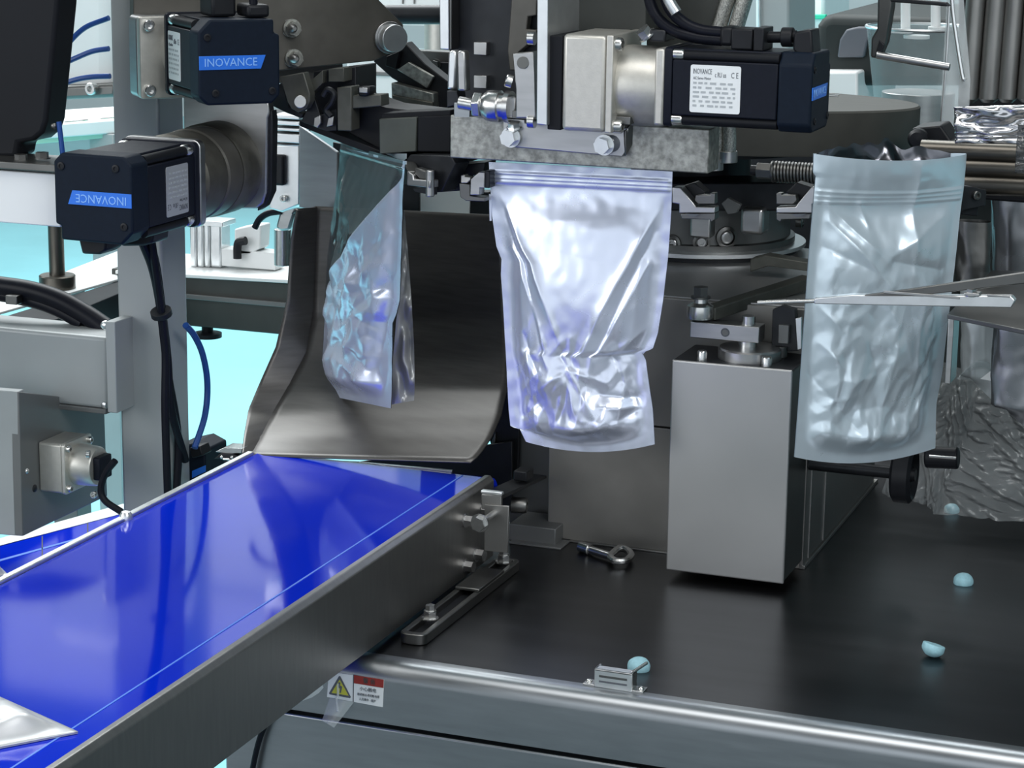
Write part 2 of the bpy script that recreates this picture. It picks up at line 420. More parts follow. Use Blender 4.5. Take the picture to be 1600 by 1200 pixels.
def eyebolt():
    t = thing('eye_bolt', 'chrome eye bolt lying loose on the dark tabletop', 'bolt')
    z = ZT + .0052
    a, b, c = PZ(907, 854, z), PZ(922, 859, z), PZ(954, 869, z)
    part('nut_end', G().cyl(a, b, .0055, n=16), M_chrome, t, bev=.0006)
    part('shank', G().tube([b, c], .0040, k=0, n=14), M_chrome, t, bev=.0004)
    e = [PZ(x, y, ZT + .006) for x, y in [(953, 869), (960, 862), (968, 857), (977, 858), (984, 863), (986, 868), (980, 875), (970, 877), (960, 876), (955, 872)]]
    part('eye', G().tube(e + [e[0]], .0036, n=10, k=6, closed=True), M_chrome, t, bev=0)
eyebolt()
# ================================================================== tower on the base and its front gear box
tw = thing('tower_cabinet', 'dark steel sheet cabinet standing on the table behind the middle pouch', 'cabinet')
TV = 2.093; TU0 = -0.742; TU1 = -0.478; ZTOP = 1.108
zs = PY(1035, 668, TV).z
part('front_panel', G().box((TU0, TV, ZT), (TU1 - .002, TV + .02, zs - .0008)), M_tower, tw, bev=.001)
part('front_panel', G().box((TU0, TV, zs + .0008), (TU1 - .002, TV + .02, ZTOP)), M_tower, tw, bev=.001)
part('base_flange', G().box((TU0, TV - .004, ZT), (-.6, TV, ZT + .002)), M_side, tw, bev=.0005)
part('cabinet_core', G().box((TU0 + .002, TV + .021, ZT), (TU1 - .003, 2.44, ZTOP - .001)), M_dsteel, tw, bev=0)
sp = part('side_panel', G().box((TU1 - .003, TV + .028, ZT + .004), (TU1 + .0005, 2.43, ZTOP)), M_side, tw, bev=.001)
part('corner_strip', G().box((TU1 - .003, TV, ZT + .002), (TU1 + .001, TV + .026, ZTOP)), M_side, tw, bev=.001)
part('skirt', G().box((TU1 - .003, TV, ZT), (TU1 + .003, 2.44, ZT + .004)), M_side, tw, bev=.0005)
for px in (1266, 1288):
    yy = PX(px, 790, TU1 + .001).y
    part('seam_edge', G().box((TU1 + .0006, yy - .0008, ZT + .006), (TU1 + .0018, yy + .0008, ZTOP - .004)), M_steel, tw, bev=0)
for px, py in ((1289, 856), (1315, 827), (1339, 799)):
    bolt(sp, PX(px, py, TU1 + .0005), (1, 0, 0), .0034, .0022, 'round', M_bright)
gb = thing('crank_gear_box', 'upright satin steel box with bolted round flange hung before the dark cabinet', 'gear box')
BV = 2.015; B0, B1 = -.593, -.477; BZ0, BZ1 = .858, 1.065
part('front_cover', G().box((B0, BV, BZ0), (B1, BV + .003, BZ1)), M_cover, gb, bev=.0015, seg=3, label='plain satin front cover with rounded corners')
part('box_body', G().box((B0 + .001, BV + .0035, BZ0 + .001), (B1 - .001, TV - .001, BZ1 - .002)), M_dsteel, gb, bev=.001)
part('top_plate', G().box((B0 + .0005, BV + .0035, BZ1 - .002), (B1 - .0005, TV - .001, BZ1 - .0003)), M_blackm, gb, bev=.0004)
fc = PZ(1161, 566, BZ1)
fc = V((fc.x, BV + .040, BZ1))
part('round_flange', G().lathe((fc.x, fc.y, BZ1 - .0003), (0, 0, 1), [(.030, 0), (.030, .009), (.0285, .0105), (.012, .0105)], 48), M_steel, gb, bev=0)
part('shaft', G().lathe((fc.x - .002, fc.y, BZ1 + .010), (0, 0, 1), [(.009, 0), (.009, .008), (.0065, .009), (.0065, .03)], 24), M_chrome, gb, bev=0)
for px, py in ((1097, 562), (1194, 575), (1221, 556)):
    p = PZ(px, py, BZ1); p.y = min(max(p.y, BV + .010), TV - .01); bolt(gb, (p.x, p.y, BZ1 - .0003), (0, 0, 1), .0048, .009, 'cap')
ck = thing('crank_bar', 'small square steel crank bar with a round hole above the gear box', 'crank arm')
ka, kb = PY(1078, 517, BV + .03), PY(1186, 521, BV + .03); kz0 = PY(1131, 532, BV + .03).z; kz1 = PY(1131, 507, BV + .03).z
part('bar', G().box((ka.x, BV + .03, kz0), (kb.x, BV + .052, kz1)), M_steel, ck, bev=.0008)
ring = PY(1133, 519.5, BV + .0298)
part('hole_rim', G().tube([ring + V((.0036 * math.cos(a), 0, .0036 * math.sin(a))) for a in [i * math.pi / 8 for i in range(16)]] , .0007, n=6, k=0, closed=True), M_ink, ck, bev=0)
part('hole', G().cyl(ring + V((0, -.0004, 0)), ring + V((0, .001, 0)), .003, n=20), M_paintd, ck, bev=0)
rodend = thing('ball_rod_end', 'chunky ball rod end with link bar behind the crank arm', 'rod end')
p = PY(1094, 487, BV + .04)
part('ball_housing', G().lathe(p - V((0, 0, .009)), (0, 0, 1), [(.006, 0), (.0125, .003), (.0135, .009), (.0125, .015), (.007, .018), (.0065, .024)], 28), M_chrome, rodend, bev=0)
bolt(rodend, p + V((0, 0, .013)), (0, 0, 1), .0075, .011, 'hex', M_dsteel)
pa, pb_ = PY(1108, 489, BV + .045), PY(1262, 440, BV + .16)
g = G(); dd = (pb_ - pa).normalized(); nn = V((0, 0, 1)); sd = dd.cross(nn).normalized()
g.prism([pa + sd * .008 - nn * .006, pa - sd * .008 - nn * .006, pa - sd * .008 + nn * .006, pa + sd * .008 + nn * .006], pb_ - pa)
part('link_bar', g, M_olv, rodend, bev=.001)
# stop block beside it
sb_ = thing('stop_block', 'little upright steel latch block at the right rear of the gear box top', 'block')
p = PY(1223, 530, BV + .05)
part('block_face', G().pb(BV + .05, 1216, 508, 1232, 537, 0, .012), M_paintd, sb_, bev=.0006)
part('frame', G().pp(BV + .055, [(1207, 484), (1222, 478), (1242, 484), (1247, 548), (1205, 551)], 0, .01), M_blackm, sb_, bev=.0006)
part('foot', G().cyl(PY(1221, 541, BV + .054), V((PY(1221, 541, BV + .054).x, BV + .054, BZ1 - .0003)), .006, n=16), M_dsteel, sb_, bev=.0005)
part('side_tab', G().pp(BV + .045, [(1243, 498), (1252, 496), (1252, 545), (1246, 547)], 0, .004), M_bright, sb_, bev=.0004)
# ================================================================== rotor
rc = V((-.677, 2.39, 0))
rt = thing('indexing_rotor', 'dark round indexing rotor with bolted drum and stacked rings behind the gear box', 'rotor')
def ringp(name, prof, m=M_dsteel, n=72): return part(name, G().lathe(rc, (0, 0, 1), prof, n), m, rt, bev=0)
ringp('pedestal', [(.105, ZTOP), (.105, 1.082 + .045), (.09, 1.13)], M_dsteel)
zr = lambda py, r: PY(1110, py, rc.y - r).z
z1, z2, z3, z4 = zr(433, .115), zr(400, .112), zr(392, .10), zr(322, .098)
part('top_sheet', G().box((TU0 + .002, TV + .004, ZTOP), (TU1 - .004, 2.43, ZTOP + .0015)), M_cover, tw, bev=.0004)  # pale sheet added to lighten the cabinet top, which reflects dark
ringp('lower_ring', [(.09, z1 - .012), (.118, z1 - .010), (.118, z1), (.10, z1 + .002)], M_bright)
ringp('belt_ring', [(.108, z1 + .0005), (.108, z2 - .003)], M_blackm)
ringp('upper_ring', [(.108, z2 - .006), (.117, z2 - .004), (.117, z2), (.10, z2 + .001)], M_bright)
ringp('drum', [(.100, z2), (.103, z2 + .004), (.100, z3 + .004), (.0985, z4), (.06, z4 + .004)], M_paintd)
ringp('hub', [(.055, z4), (.055, z4 + .05), (.13, z4 + .052), (.13, z4 + .07)], M_blackm)
for px, py, r in ((1128, 374, .0115), (1094, 379, .0095), (1051, 380, .0095), (1213, 366, .0075)):
    q = Pl((rc.x, rc.y - .1, 0)).q(px, py); d = V((q.x - rc.x, 0, 0)); yy = -math.sqrt(max(.0995 ** 2 - d.x ** 2, 1e-6)); d = V((d.x, yy, 0))
    o = part('bolt_boss', G().lathe(V((rc.x, rc.y, q.z)) + d * .98, d, [(r, 0), (r, .006), (r * .72, .007), (r * .66, .003), (0, .003)], 24), M_dsteel, rt, bev=0)
    bolt(o, V((rc.x, rc.y, q.z)) + d * 1.01, d, r * .55, .004, 'cap', M_steel)
part('sleeve', G().pb(rc.y - .115, 1156, 325, 1192, 367, 0, .03), M_steel, rt, bev=.004, seg=3)
part('sleeve', G().pb(rc.y - .112, 1078, 335, 1110, 372, 0, .02), M_steel, rt, bev=.002)
part('cam_segment', G().pp(rc.y - .13, [(1127, 318), (1137, 309), (1157, 320), (1150, 333), (1137, 335)], 0, .008), M_paintd, rt, bev=.0006)
g = G(); g.pp(rc.y - .16, [(1172, 405), (1196, 399), (1262, 410), (1262, 424), (1200, 416), (1172, 425)], 0, .02); part('index_arm', g, M_olv, rt, bev=.001)
g = G(); g.pp(rc.y - .10, [(1025, 285), (1270, 285), (1270, 330), (1025, 330)], 0, .06); part('shadow_hub', g, M_blackm, rt, bev=.002)  # dark slab standing in for the shade under the cover disc
# big dark disc
dk = thing('cover_disc', 'wide dark grey round cover disc behind the right servo motor', 'disc')
part('disc', G().lathe(rc, (0, 0, 1), [(.2315, 1.229), (.2325, 1.231), (.2325, 1.272), (.2305, 1.274), (.0, 1.274)], 96), mat('disc_paint', (.060, .060, .054), .1, .6, .1, 40, spec=.25), dk, bev=0)
part('inner_cap', G().lathe(rc + V((.10, -.03, 0)), (0, 0, 1), [(.02, 1.274), (.02, 1.277), (0, 1.277)], 24), M_dsteel, dk, bev=0)
for px, py, ww in ((1303, 150, 8), (1301, 155, 4)):
    q = PZ(px, py, 1.2645); part('stamp', G().box((q.x - .006, q.y - .0025, 1.2742), (q.x + .006, q.y + .0025, 1.2748)), M_lgrey, dk, bev=0)
for o in dk.children:      # the disc sits very slightly tipped back
    o.data.transform(Matrix.Translation(rc + V((0, 0, 1.274))) @ Matrix.Rotation(R(-2.8), 4, 'X') @ Matrix.Translation(-rc - V((0, 0, 1.274))))
# spring
sp_ = thing('coil_spring', 'black coil spring rod left of the open teal pouch', 'spring')
a, b = PY(1206, 268, 2.08), PY(1278, 272, 2.08)
part('rod', G().cyl(a - V((.02, 0, 0)), b, .005, n=16), M_blackm, sp_, bev=0)
part('coil', G().tube([a + (b - a) * (i / 160) + V((0, .009 * math.cos(i * .55), .009 * math.sin(i * .55))) for i in range(160)], .0016, n=6, k=0), M_dsteel, sp_, bev=0)
part('end_nut', G().cyl(a - V((.014, 0, 0)), a, .008, n=6), M_dsteel, sp_, bev=.0005)
# posts left of the tower
po = thing('corner_post', 'dark steel post and foot beam left of the tower cabinet', 'post')
part('post', G().box((PY(797, 700, 2.13).x, 2.13, ZT), (TU0 - .001, 2.17, 1.10)), M_paintd, po, bev=.001)
part('foot_beam', G().box((PY(795, 840, 2.07).x, 2.07, ZT), (PY(868, 835, 2.07).x, 2.12, PY(835, 823, 2.07).z)), M_paintd, po, bev=.001)
part('foot_plate', G().box((PY(795, 840, 2.06).x, 2.06, ZT), (PY(876, 850, 2.06).x, 2.128, ZT + .002)), M_paintd, po, bev=.0005)
# ================================================================== takeaway conveyor
cv = thing('takeaway_conveyor', 'narrow conveyor with glossy bright blue belt running to the lower left', 'conveyor')
ZB = 0.935; CR, CL = -.763, -1.021; CE = 1.995
bp = [(.3, ZB), (CE, ZB)] + [(CE + .022 * math.sin(R(a)), ZB - .022 + .022 * math.cos(R(a))) for a in range(15, 181, 15)] + [(.3, ZB - .044)]
g = G(); g.prism([(CL + .004, y, z) for y, z in bp], (CR - .004 - CL - .004, 0, 0))
belt = part('belt', g, M_belt, cv, bev=0)
part('belt_seam', G().box((CR - .034, .3, ZB), (CR - .0325, CE, ZB + .0004)), M_beltseam, belt, bev=0)
sp = [(CR - .010, ZB + .003), (CR - .004, ZB + .0036), (CR, ZB - .001), (CR, ZB - .078), (CR - .012, ZB - .080), (CR - .012, ZB - .078), (CR - .003, ZB - .074), (CR - .003, ZB - .003), (CR - .010, ZB + .001)]
part('side_plate', G().prism([(x, .3, z) for x, z in sp], (0, CE - .3, 0)), M_side, cv, bev=.0012, seg=3, label='long dark steel side plate with rolled top edge')
part('far_rail', G().box((CL - .004, .3, ZB - .07), (CL + .003, CE - .01, ZB + .003)), M_bright, cv, bev=.001)
part('bed', G().box((CL + .004, .3, ZB - .042), (CR - .013, CE - .03, ZB - .003)), M_blackm, cv, bev=0)
part('drive_roller', G().cyl((CL + .004, CE - .002, ZB - .022), (CR - .004, CE - .002, ZB - .022), .0205, n=32), M_dsteel, cv, bev=0)
# belt tension bracket at the machine end of the near side plate
ub = CR + .0005
br = part('tension_bracket', G().pp(FY(1.935), [(757, 788), (795, 791), (793, 864), (756, 861)], 0, .003), M_side, cv, bev=.0006, label='upright bracket plate carrying a long hexagon bolt')
g = G(); g.pp(FY(1.938), [(752, 772), (783, 775), (783, 800), (752, 795)], 0, .004); part('bracket_riser', g, M_side, cv, bev=.0006)
part('bracket_lip', G().pb(1.934, 751, 768, 784, 773, 0, .006), M_bright, cv, bev=.0008)
part('bracket_top', G().prism([PX(752, 770, CR - .002), PX(752, 776, CR - .002), PX(822, 744, CR - .002), PX(822, 739, CR - .002)], (.022, 0, 0)), M_blackm, cv, bev=.0006)
p0, p1 = PY(750, 817, 1.905), PY(774, 801, 1.937)
part('bolt_shank', G().cyl(p0, p1, .0032, n=16), M_chrome, br, bev=0)
bolt(br, p0, (p0 - p1), .0072, .006, 'hex')
for px, py, s in ((727, 813, .0055), (754, 796, .0055), (744, 866, .006), (727, 884, .0055)):
    q = PX(px, py, CR); bolt(cv, q, (1, -.1, 0), s, .009, 'hex', M_steel)
q = PX(800, 789, CR + .01); bolt(br, q, (1, .2, 0), .008, .015, 'cap', M_dsteel)
# slotted foot lying on the table
ft = thing('slotted_foot', 'steel slotted foot bar bolted flat on the table beside the conveyor end', 'foot bar')
zf = ZT + .010
f0, f1 = PZ(622, 988, zf), PZ(668, 988, zf)
fe = PZ(800, 872, zf)
fx0, fx1, fy0, fy1 = f0.x, f1.x + .001, f0.y, fe.y
def slot_ring(x0, y0, x1, y1, r, wd, z0, z1):
    o = rrect(x0, y0, x1, y1, r); i_ = rrect(x0 + wd, y0 + wd * 1.4, x1 - wd, y1 - wd, max(r - wd, .001))
    n = len(o); g = G(); vs = []
    for z in (z0, z1):
        vs += [(x, y, z) for x, y in o] + [(x, y, z) for x, y in i_]
    fs = []
    for k in range(n):
        j = (k + 1) % n
        fs += [(k, j, n + j, n + k), (2 * n + k, 3 * n + k, 3 * n + j, 2 * n + j), (k, 2 * n + k, 2 * n + j, j), (n + k, n + j, 3 * n + j, 3 * n + k)]
    return g.add(vs, fs)
part('bar', slot_ring(fx0, fy0, fx1, fy1, .008, .0055, ZT, zf), M_dsteel, ft, bev=.001)
part('slot_floor', G().box((fx0 + .004, fy0 + .006, ZT), (fx1 - .004, fy1 - .005, ZT + .004)), M_blackm, ft, bev=0)
part('cross_piece', G().box((fx0 + .0005, (fy0 + fy1) / 2 + .01, zf), (fx1, (fy0 + fy1) / 2 + .075, zf + .003)), M_dsteel, ft, bev=.0008)
for px, py in ((672, 966), (787, 878)):
    q = PZ(px, py, zf); bolt(ft, (min(max(q.x, fx0 + .010), fx1 - .010), q.y, zf - .0005), (0, 0, 1), .0062, .007, 'hex'); 
    bolt(ft, (min(max(q.x, fx0 + .010), fx1 - .010), q.y, zf + .0065), (0, 0, 1), .0045, .006, 'hex')
# clip at the far corner of the belt
cl = thing('belt_corner_clip', 'small chrome hinge clip at the back left belt corner', 'clip')
vc = 1.985
part('upper_leaf', G().pp(vc, [(336, 706), (350, 699), (378, 701), (377, 708), (360, 709)], 0, .02), M_chrome, cl, bev=.0004)
part('knuckle', G().pp(vc - .002, [(345, 708), (362, 709), (372, 714), (366, 726), (352, 727), (349, 716), (334, 717)], 0, .016), M_blackm, cl, bev=.0008)
part('loop', G().tube([PY(x, y, vc - .004) for x, y in [(349, 717), (357, 718), (362, 723), (360, 729), (352, 728)]], .0012, n=8), M_chrome, cl, bev=0)
bolt(cl, PY(346.5, 714, vc - .002), (0, -1, 0), .002, .002, 'round'); bolt(cl, PY(362.5, 714.5, vc - .002), (0, -1, 0), .002, .002, 'round')
part('edge_strap', G().pp(vc, [(332, 736), (345, 733), (362, 726), (375, 722), (382, 712), (398, 714), (384, 733), (365, 735), (340, 741)], 0, .006), M_blackm, cl, bev=.0004)
# second blue conveyor behind
c2 = thing('second_conveyor', 'lower blue conveyor partly hidden behind the nearer belt at the left', 'conveyor')
zb2 = .80
a, b = PZ(0, 838, zb2), PZ(190, 797, zb2)
def q2(px, py, z=zb2): return PZ(px, py, z)
part('belt', G().prism([q2(-60, 868), q2(200, 800), q2(260, 790), q2(230, 860), q2(-60, 950)], (0, 0, -.03)), M_belt, c2, bev=0)
part('far_rail', G().prism([q2(-60, 857), q2(205, 783), q2(205, 800), q2(-60, 870)], (0, 0, -.035)), M_bright, c2, bev=.001)
for (x0, y0, x1, y1) in ((66, 838, 66, 884), (137, 818, 137, 862)):
    part('belt_seam', G().prism([q2(x0 - 1, y0), q2(x0 + 1, y0), q2(x1 + 1, y1), q2(x1 - 1, y1)], (0, 0, .0004)), M_blackm, c2, bev=0)
part('belt_seam', G().prism([q2(-20, 880), q2(190, 822), q2(190, 824), q2(-20, 883)], (0, 0, .0004)), M_beltseam, c2, bev=0)
g = G(); part('edge_cap', G().lathe(PZ(197, 806, ZB + .003) - V((0, 0, .003)), (0, 0, 1), [(.006, 0), (.006, .004), (.004, .007), (0, .008)], 16), M_bright, cv, bev=0)
# ================================================================== chute
ch = thing('discharge_chute', 'dark curved steel discharge chute sweeping down to the blue belt', 'chute')
mid = [(0.00, 492, 322, 784, 336, 2.170), (0.22, 491, 410, 790, 420, 2.165), (0.42, 488, 500, 793, 500, 2.15), (0.55, 474, 560, 794, 560, 2.125), (0.68, 452, 600, 792, 610, 2.10), (0.80, 424, 648, 783, 650, 2.065), (0.90, 404, 684, 768, 684, 2.03), (0.97, 392, 706, 748, 712, 1.998), (1.0, 388, 712, 735, 723, 1.985)]
NUC, NVC = 28, 44
def chute_pt(a, b):
    x0, y0, x1, y1, v = lerp_list(mid, b)
    # round the lower right corner
    px, py = x0 + (x1 - x0) * a, y0 + (y1 - y0) * a
    vv = v + .010 * (abs(a - .45) * 2) ** 2 * (-1) + .006
    return PY(px, py, vv)
part('slide', G().grid(chute_pt, NUC, NVC), mat('chute_steel', (0.105, 0.100, 0.095), 0.6, 0.37, 0.12, 30, (1, 1, 10), 0.02, 300), ch, bev=0, fix=False, solid=.0015)
wing = [(0.0, 456, 334, 492, 322), (0.04, 464, 323, 492, 326), (0.12, 455, 372, 491.5, 370), (0.30, 448, 470, 489, 480), (0.45, 431, 542, 478, 550), (0.62, 404, 602, 452, 602), (0.74, 388, 640, 428, 642), (0.88, 381, 682, 404, 686), (1.0, 378, 711, 389, 712)]
def wing_pt(a, b):
    x0, y0, x1, y1 = lerp_list(wing, b)
    v = lerp_list([(m_[2], m_[5]) for m_ in mid], y1)[0] + .0099
    px, py = x0 + (x1 + 5 - x0) * a, y0 + (y1 - y0) * a
    return PY(px, py, v - .0095 - .035 * (1 - a) * (1 - .6 * b))
part('side_wing', G().grid(wing_pt, 8, 40), MATS['chute_steel'], ch, bev=0, fix=False, solid=.0015)
part('guide_tab', G().pp(2.005, [(560, 722), (706, 735), (705, 741), (600, 733), (562, 729)], 0, .003), M_bright, ch, bev=.0004)
bk = thing('chute_back_panel', 'plain grey steel guard panel above the top left of the chute', 'panel')
part('panel', G().pp(2.19, [(467, 196), (527, 238), (526, 337), (467, 324)], 0, .006), M_apron, bk, bev=.001)
part('dark_back', G().pp(2.215, [(520, 222), (655, 250), (655, 350), (520, 350)], 0, .004), M_blackm, bk, bev=.0006)
part('folded_edge', G().pp(Pl(PY(527, 280, 2.19), 50), [(527, 238), (562, 262), (562, 330), (527, 337)], 0, .004), M_dsteel, bk, bev=.0006)
sd = thing('chute_side_bracket', 'black upright bracket right of the chute foot beside the belt end', 'bracket')
part('upright', G().pp(2.118, [(756, 655), (796, 600), (812, 665), (809, 752), (770, 752), (768, 700)], 0, .006), M_blackm, sd, bev=.001)
part('upright_edge', G().pp(2.112, [(768, 690), (774, 676), (772, 752), (766, 752)], 0, .008), M_dsteel, sd, bev=.0006)
part('lower_guard', G().pp(2.10, [(392, 715), (560, 722), (800, 690), (800, 800), (400, 770)], 0, .004), M_blackm, sd, bev=.0006)
part('clamp', G().pb(2.035, 802, 737, 823, 752, 0, .02), M_blackm, sd, bev=.001)
# ================================================================== pouches
def seg_d(x, y, a, b, c, d):
    vx, vy = c - a, d - b
    t = max(0, min(1, ((x - a) * vx + (y - b) * vy) / max(vx * vx + vy * vy, 1e-9)))
    return math.hypot(x - a - vx * t, y - b - vy * t), t
def tri(x, y, seed):
    """flat triangular facets of random heights, like crumpled foil"""
    x += .55 * noise.noise(V((x * .6, y * .6, seed))); y += .55 * noise.noise(V((x * .6 + 9, y * .6, seed)))
    k = (x + y) * .366; X, Y = x + k, y + k
    i, j = math.floor(X), math.floor(Y); fx, fy = X - i, Y - j
    h = lambda a, b: noise.cell(V((i + a + .5, j + b + .5, seed)))
    if fx > fy: return h(0, 0) * (1 - fx) + h(1, 0) * (fx - fy) + h(1, 1) * fy
    return h(0, 0) * (1 - fy) + h(0, 1) * (fy - fx) + h(1, 1) * fx
def edge_at(E, t):
    y0, y1 = E[0][1], E[-1][1]; y = y0 + (y1 - y0) * t
    for (xa, ya), (xb, yb) in zip(E, E[1:]):
        if y <= yb + 1e-6: return xa + (xb - xa) * (y - ya) / max(yb - ya, 1e-6), y
    return E[-1]
def pouch(th, pl, L, Rr, W, H, depth, creases, rough, m, sag=0, seed=0, nu=116, nv=176, back=.5, open_top=0.0, seal=.010, dip=0.0, zipt=(.03, .075), mback=None, split=None, mfilm=None, facet=(.45, .25)):
    def P(s, t, side):
        a = edge_at(L, t); b = edge_at(Rr, t)
        k = (s + 1) / 2
        px, py = a[0] + (b[0] - a[0]) * k, a[1] + (b[1] - a[1]) * k + sag * (1 - s * s) * t ** 3
        py += dip * max(0, 1 - ((s - .28) / 1.28) ** 2) * (1 - smooth(0, .3, t))
        p = pl.q(px, py)
        x, y = s * W / 2, t * H
        em = smooth(0, 1, (W / 2 - abs(x) - seal * .55) / (seal * 2.2)) * smooth(0, 1, (H - y - seal * (.5 + .6 * s * s)) / .02)
        topm = smooth(zipt[1] - .01, zipt[1] + .16, t)
        e2 = em * topm
        bulge = depth * (1 - abs(s) ** 2.4) * (smooth(0.0, .5, t) * .75 + .25) * e2
        if side > 0:
            h = bulge
            for (a0, b0, c0, d0, amp, wd) in creases:
                d, tt = seg_d(x, y, a0 * W / 2, b0 * H, c0 * W / 2, d0 * H)
                h += amp * .62 * math.exp(-abs(d / wd) ** 1.05) * (math.sin(math.pi * min(max(tt, .12), .88)) ** .5) * min(1, em * 1.5)
            f = tri(x * 34 + y * 9, y * 27 - x * 12, seed); f2 = tri(x * 82 + 7, y * 70 + x * 26, seed + 5)
            amp = rough * smooth(facet[0] - facet[1], facet[0] + facet[1], t) * e2
            h += amp * (f - .5) * 1.15 + amp * .38 * (f2 - .5) + rough * .10 * noise.noise(V((x * 30, y * 20, seed))) * e2
            if zipt[0] < t < zipt[1]:
                kk = (t - zipt[0]) / (zipt[1] - zipt[0]); h += .0012 * (abs(math.sin(kk * 3 * math.pi))) * smooth(0, .05, 1 - abs(s))
            h += .0004 * noise.noise(V((x * 80, y * 80, seed)))
        else:
            h = -bulge * back
        if open_top:
            o = open_top * (1 - s * s) ** .7 * (1 - smooth(0, .22, t))
            h += o * (.45 if side > 0 else -1.0)
        return p - pl.n * (h + (.0005 if side > 0 else -.0005))
    if split:
        # front faces left of the split curve are smoky film
        for part_i in (0, 1):
            g = G()
            def fn(a, b, pi=part_i):
                c = split(b)
                s = (-1 + (c + 1) * a) if pi == 0 else (c + (1 - c) * a)
                return P(s, b, 1)
            g.grid(fn, nu // 2, nv)
            link('clear_panel' if part_i == 0 else 'front_panel', g, mfilm if part_i == 0 else m, th, bev=0, fix=False, sharp=180, label='smoky see-through side of the pouch' if part_i == 0 else None)
    else:
        link('front_panel', G().grid(lambda a, b: P(2 * a - 1, b, 1), nu, nv), m, th, bev=0, fix=False, sharp=180)
    link('back_panel', G().grid(lambda a, b: P(2 * a - 1, b, -1), nu // 2, nv // 2), mback or m, th, bev=0, fix=False, sharp=180)
    if open_top:
        def Q(a, b):
            p = P(2 * a - 1, b, -1); return p - pl.n * .0012
        link('inner_lining', G().grid(lambda a, b: Q(.06 + .88 * a, b * .3) + pl.n * (-.006 * noise.noise(V((a * 7, b * 5, 3))) * 4 * a * (1 - a)) + V((0, 0, .010 * (1 - b) * 4 * a * (1 - a) * (1 + noise.noise(V((a * 9, 0, 1)))))), 48, 40), M_inner, th, bev=0, fix=False, sharp=180, label='crumpled silver inside of the pouch')
    return P
# middle pouch
pc = thing('stand_up_pouch', 'full pearl white foil pouch hanging below the worn seal bar at centre', 'pouch', 'foil pouches on the indexing machine')
plc = FY(1.99)
Lc = [(764, 253), (766, 285), (769, 335), (776, 385), (784, 405), (783, 430), (786, 470), (791, 560), (795, 640), (798, 667), (812, 669), (822, 690)]
Rc = [(1051, 268), (1049, 330), (1044, 400), (1036, 470), (1028, 520), (1020, 545), (1003, 551), (1009, 562), (1014, 600), (1020, 640), (1023, 694)]
cr = []
for k, (a, b, c, d, am, wd) in enumerate([
    (-.92, .10, -.20, .62, .0075, .0060), (-.86, .16, -.42, .66, -.006, .0045), (-.80, .30, -.32, .70, .006, .0045),
    (.90, .12, .10, .66, .0070, .0060), (.84, .22, .30, .66, -.006, .005), (.80, .34, .22, .74, .0055, .005),
    (-.05, .60, -.02, .72, .004, .006), (-.02, .71, -.55, .80, .0035, .0035), (-.02, .71, .45, .76, .0035, .0035), (-.02, .71, .30, .88, .003, .004),
    (-.02, .71, -.35, .93, .003, .004), (-.02, .71, -.25, .60, -.003, .004), (-.02, .71, .2, .58, -.003, .004),
    (.35, .80, .95, .83, -.007, .006), (.35, .84, .9, .86, .005, .004), (.55, .62, .72, .82, -.006, .007), (.45, .9, .85, .86, -.005, .005), (.55, .66, .92, .55, .004, .006),
    (-.75, .80, -.45, .72, .0035, .004), (-.8, .9, -.45, .82, -.0035, .004), (-.7, .60, -.5, .72, -.003, .004), (-.3, .95, .1, .93, .003, .004), (-.62, .55, -.60, .95, .0025, .005),
    (-.5, .2, .4, .18, .0012, .010), (-.3, .3, .5, .35, -.0012, .012)]): cr.append((a, b, c, d, am, wd))
pouch(pc, plc, Lc, Rc, .180, .262, .020, cr, .0046, M_foil, sag=14, seed=3.1, facet=(.62, .14))
zp = G(); zq = lambda x, y: plc.q(x, y, -.001)
part('tear_flag', G().prism([zq(764, 303), zq(768, 304), zq(768, 345), zq(765, 345)], (0, .0008, 0)), M_foil, pc, bev=0)
# left pouch, seen almost edge on
pL = thing('stand_up_pouch', 'foil pouch with smoky see-through side hanging edge-on before the dark chute', 'pouch', 'foil pouches on the indexing machine')
_rr = ray(635, 440); _pt = EYE + _rr * (2.13 / _rr.dot(_h))
pll = Pl(_pt, -45)
LL = [(533, 222), (530, 260), (521, 330), (512, 400), (509, 450), (506, 520), (503, 570), (500, 606), (504, 616)]
RL = [(634, 252), (630, 300), (628, 380), (625, 470), (620, 490), (614, 505), (613, 560), (613, 600), (611, 638)]
crl = [(.75, .14, -.55, .52, .006, .010), (.8, .3, .1, .62, .004, .008), (.5, .45, -.1, .55, .0035, .006), (.7, .52, .0, .66, -.0035, .006), (.6, .6, -.2, .72, .0035, .005), (.7, .68, .1, .62, -.003, .005),
       (.6, .8, -.3, .74, .0035, .006), (.3, .88, -.2, .82, .003, .005), (.6, .86, .2, .78, -.003, .005), (-.7, .5, -.4, .95, .003, .008)]
pouch(pL, pll, LL, RL, .175, .255, .020, crl, .0050, M_foil, sag=0, seed=8.4, nu=116, nv=176, split=lambda b: min(.93, max(-.985, .96 - (b - .06) * 3.3)) if b < .62 else -.985, mfilm=M_film, mback=M_film, zipt=(.02, .03), facet=(.36, .18), back=.3)
gq = [(627, 330), (628, 400), (624, 470), (619, 500), (614, 560), (612, 632)]; gr = [(632, 328), (638, 400), (643, 470), (647, 540), (648, 600), (647, 626)]
def gus(a, b):
    x0, y0 = edge_at(gq, b); x1, y1 = edge_at(gr, b); n = noise.noise(V((a * 3, b * 9, 2)))
    return pll.q(x0 + (x1 - x0) * a, y0 + (y1 - y0) * a, .010 + .016 * a + .010 * n * a)
part('side_gusset', G().grid(gus, 10, 60), mat('grey_gusset', (0.36, 0.37, 0.38), .3, .25, .05, 20), pL, bev=0, fix=False, sharp=180, label='grey folded side gusset')
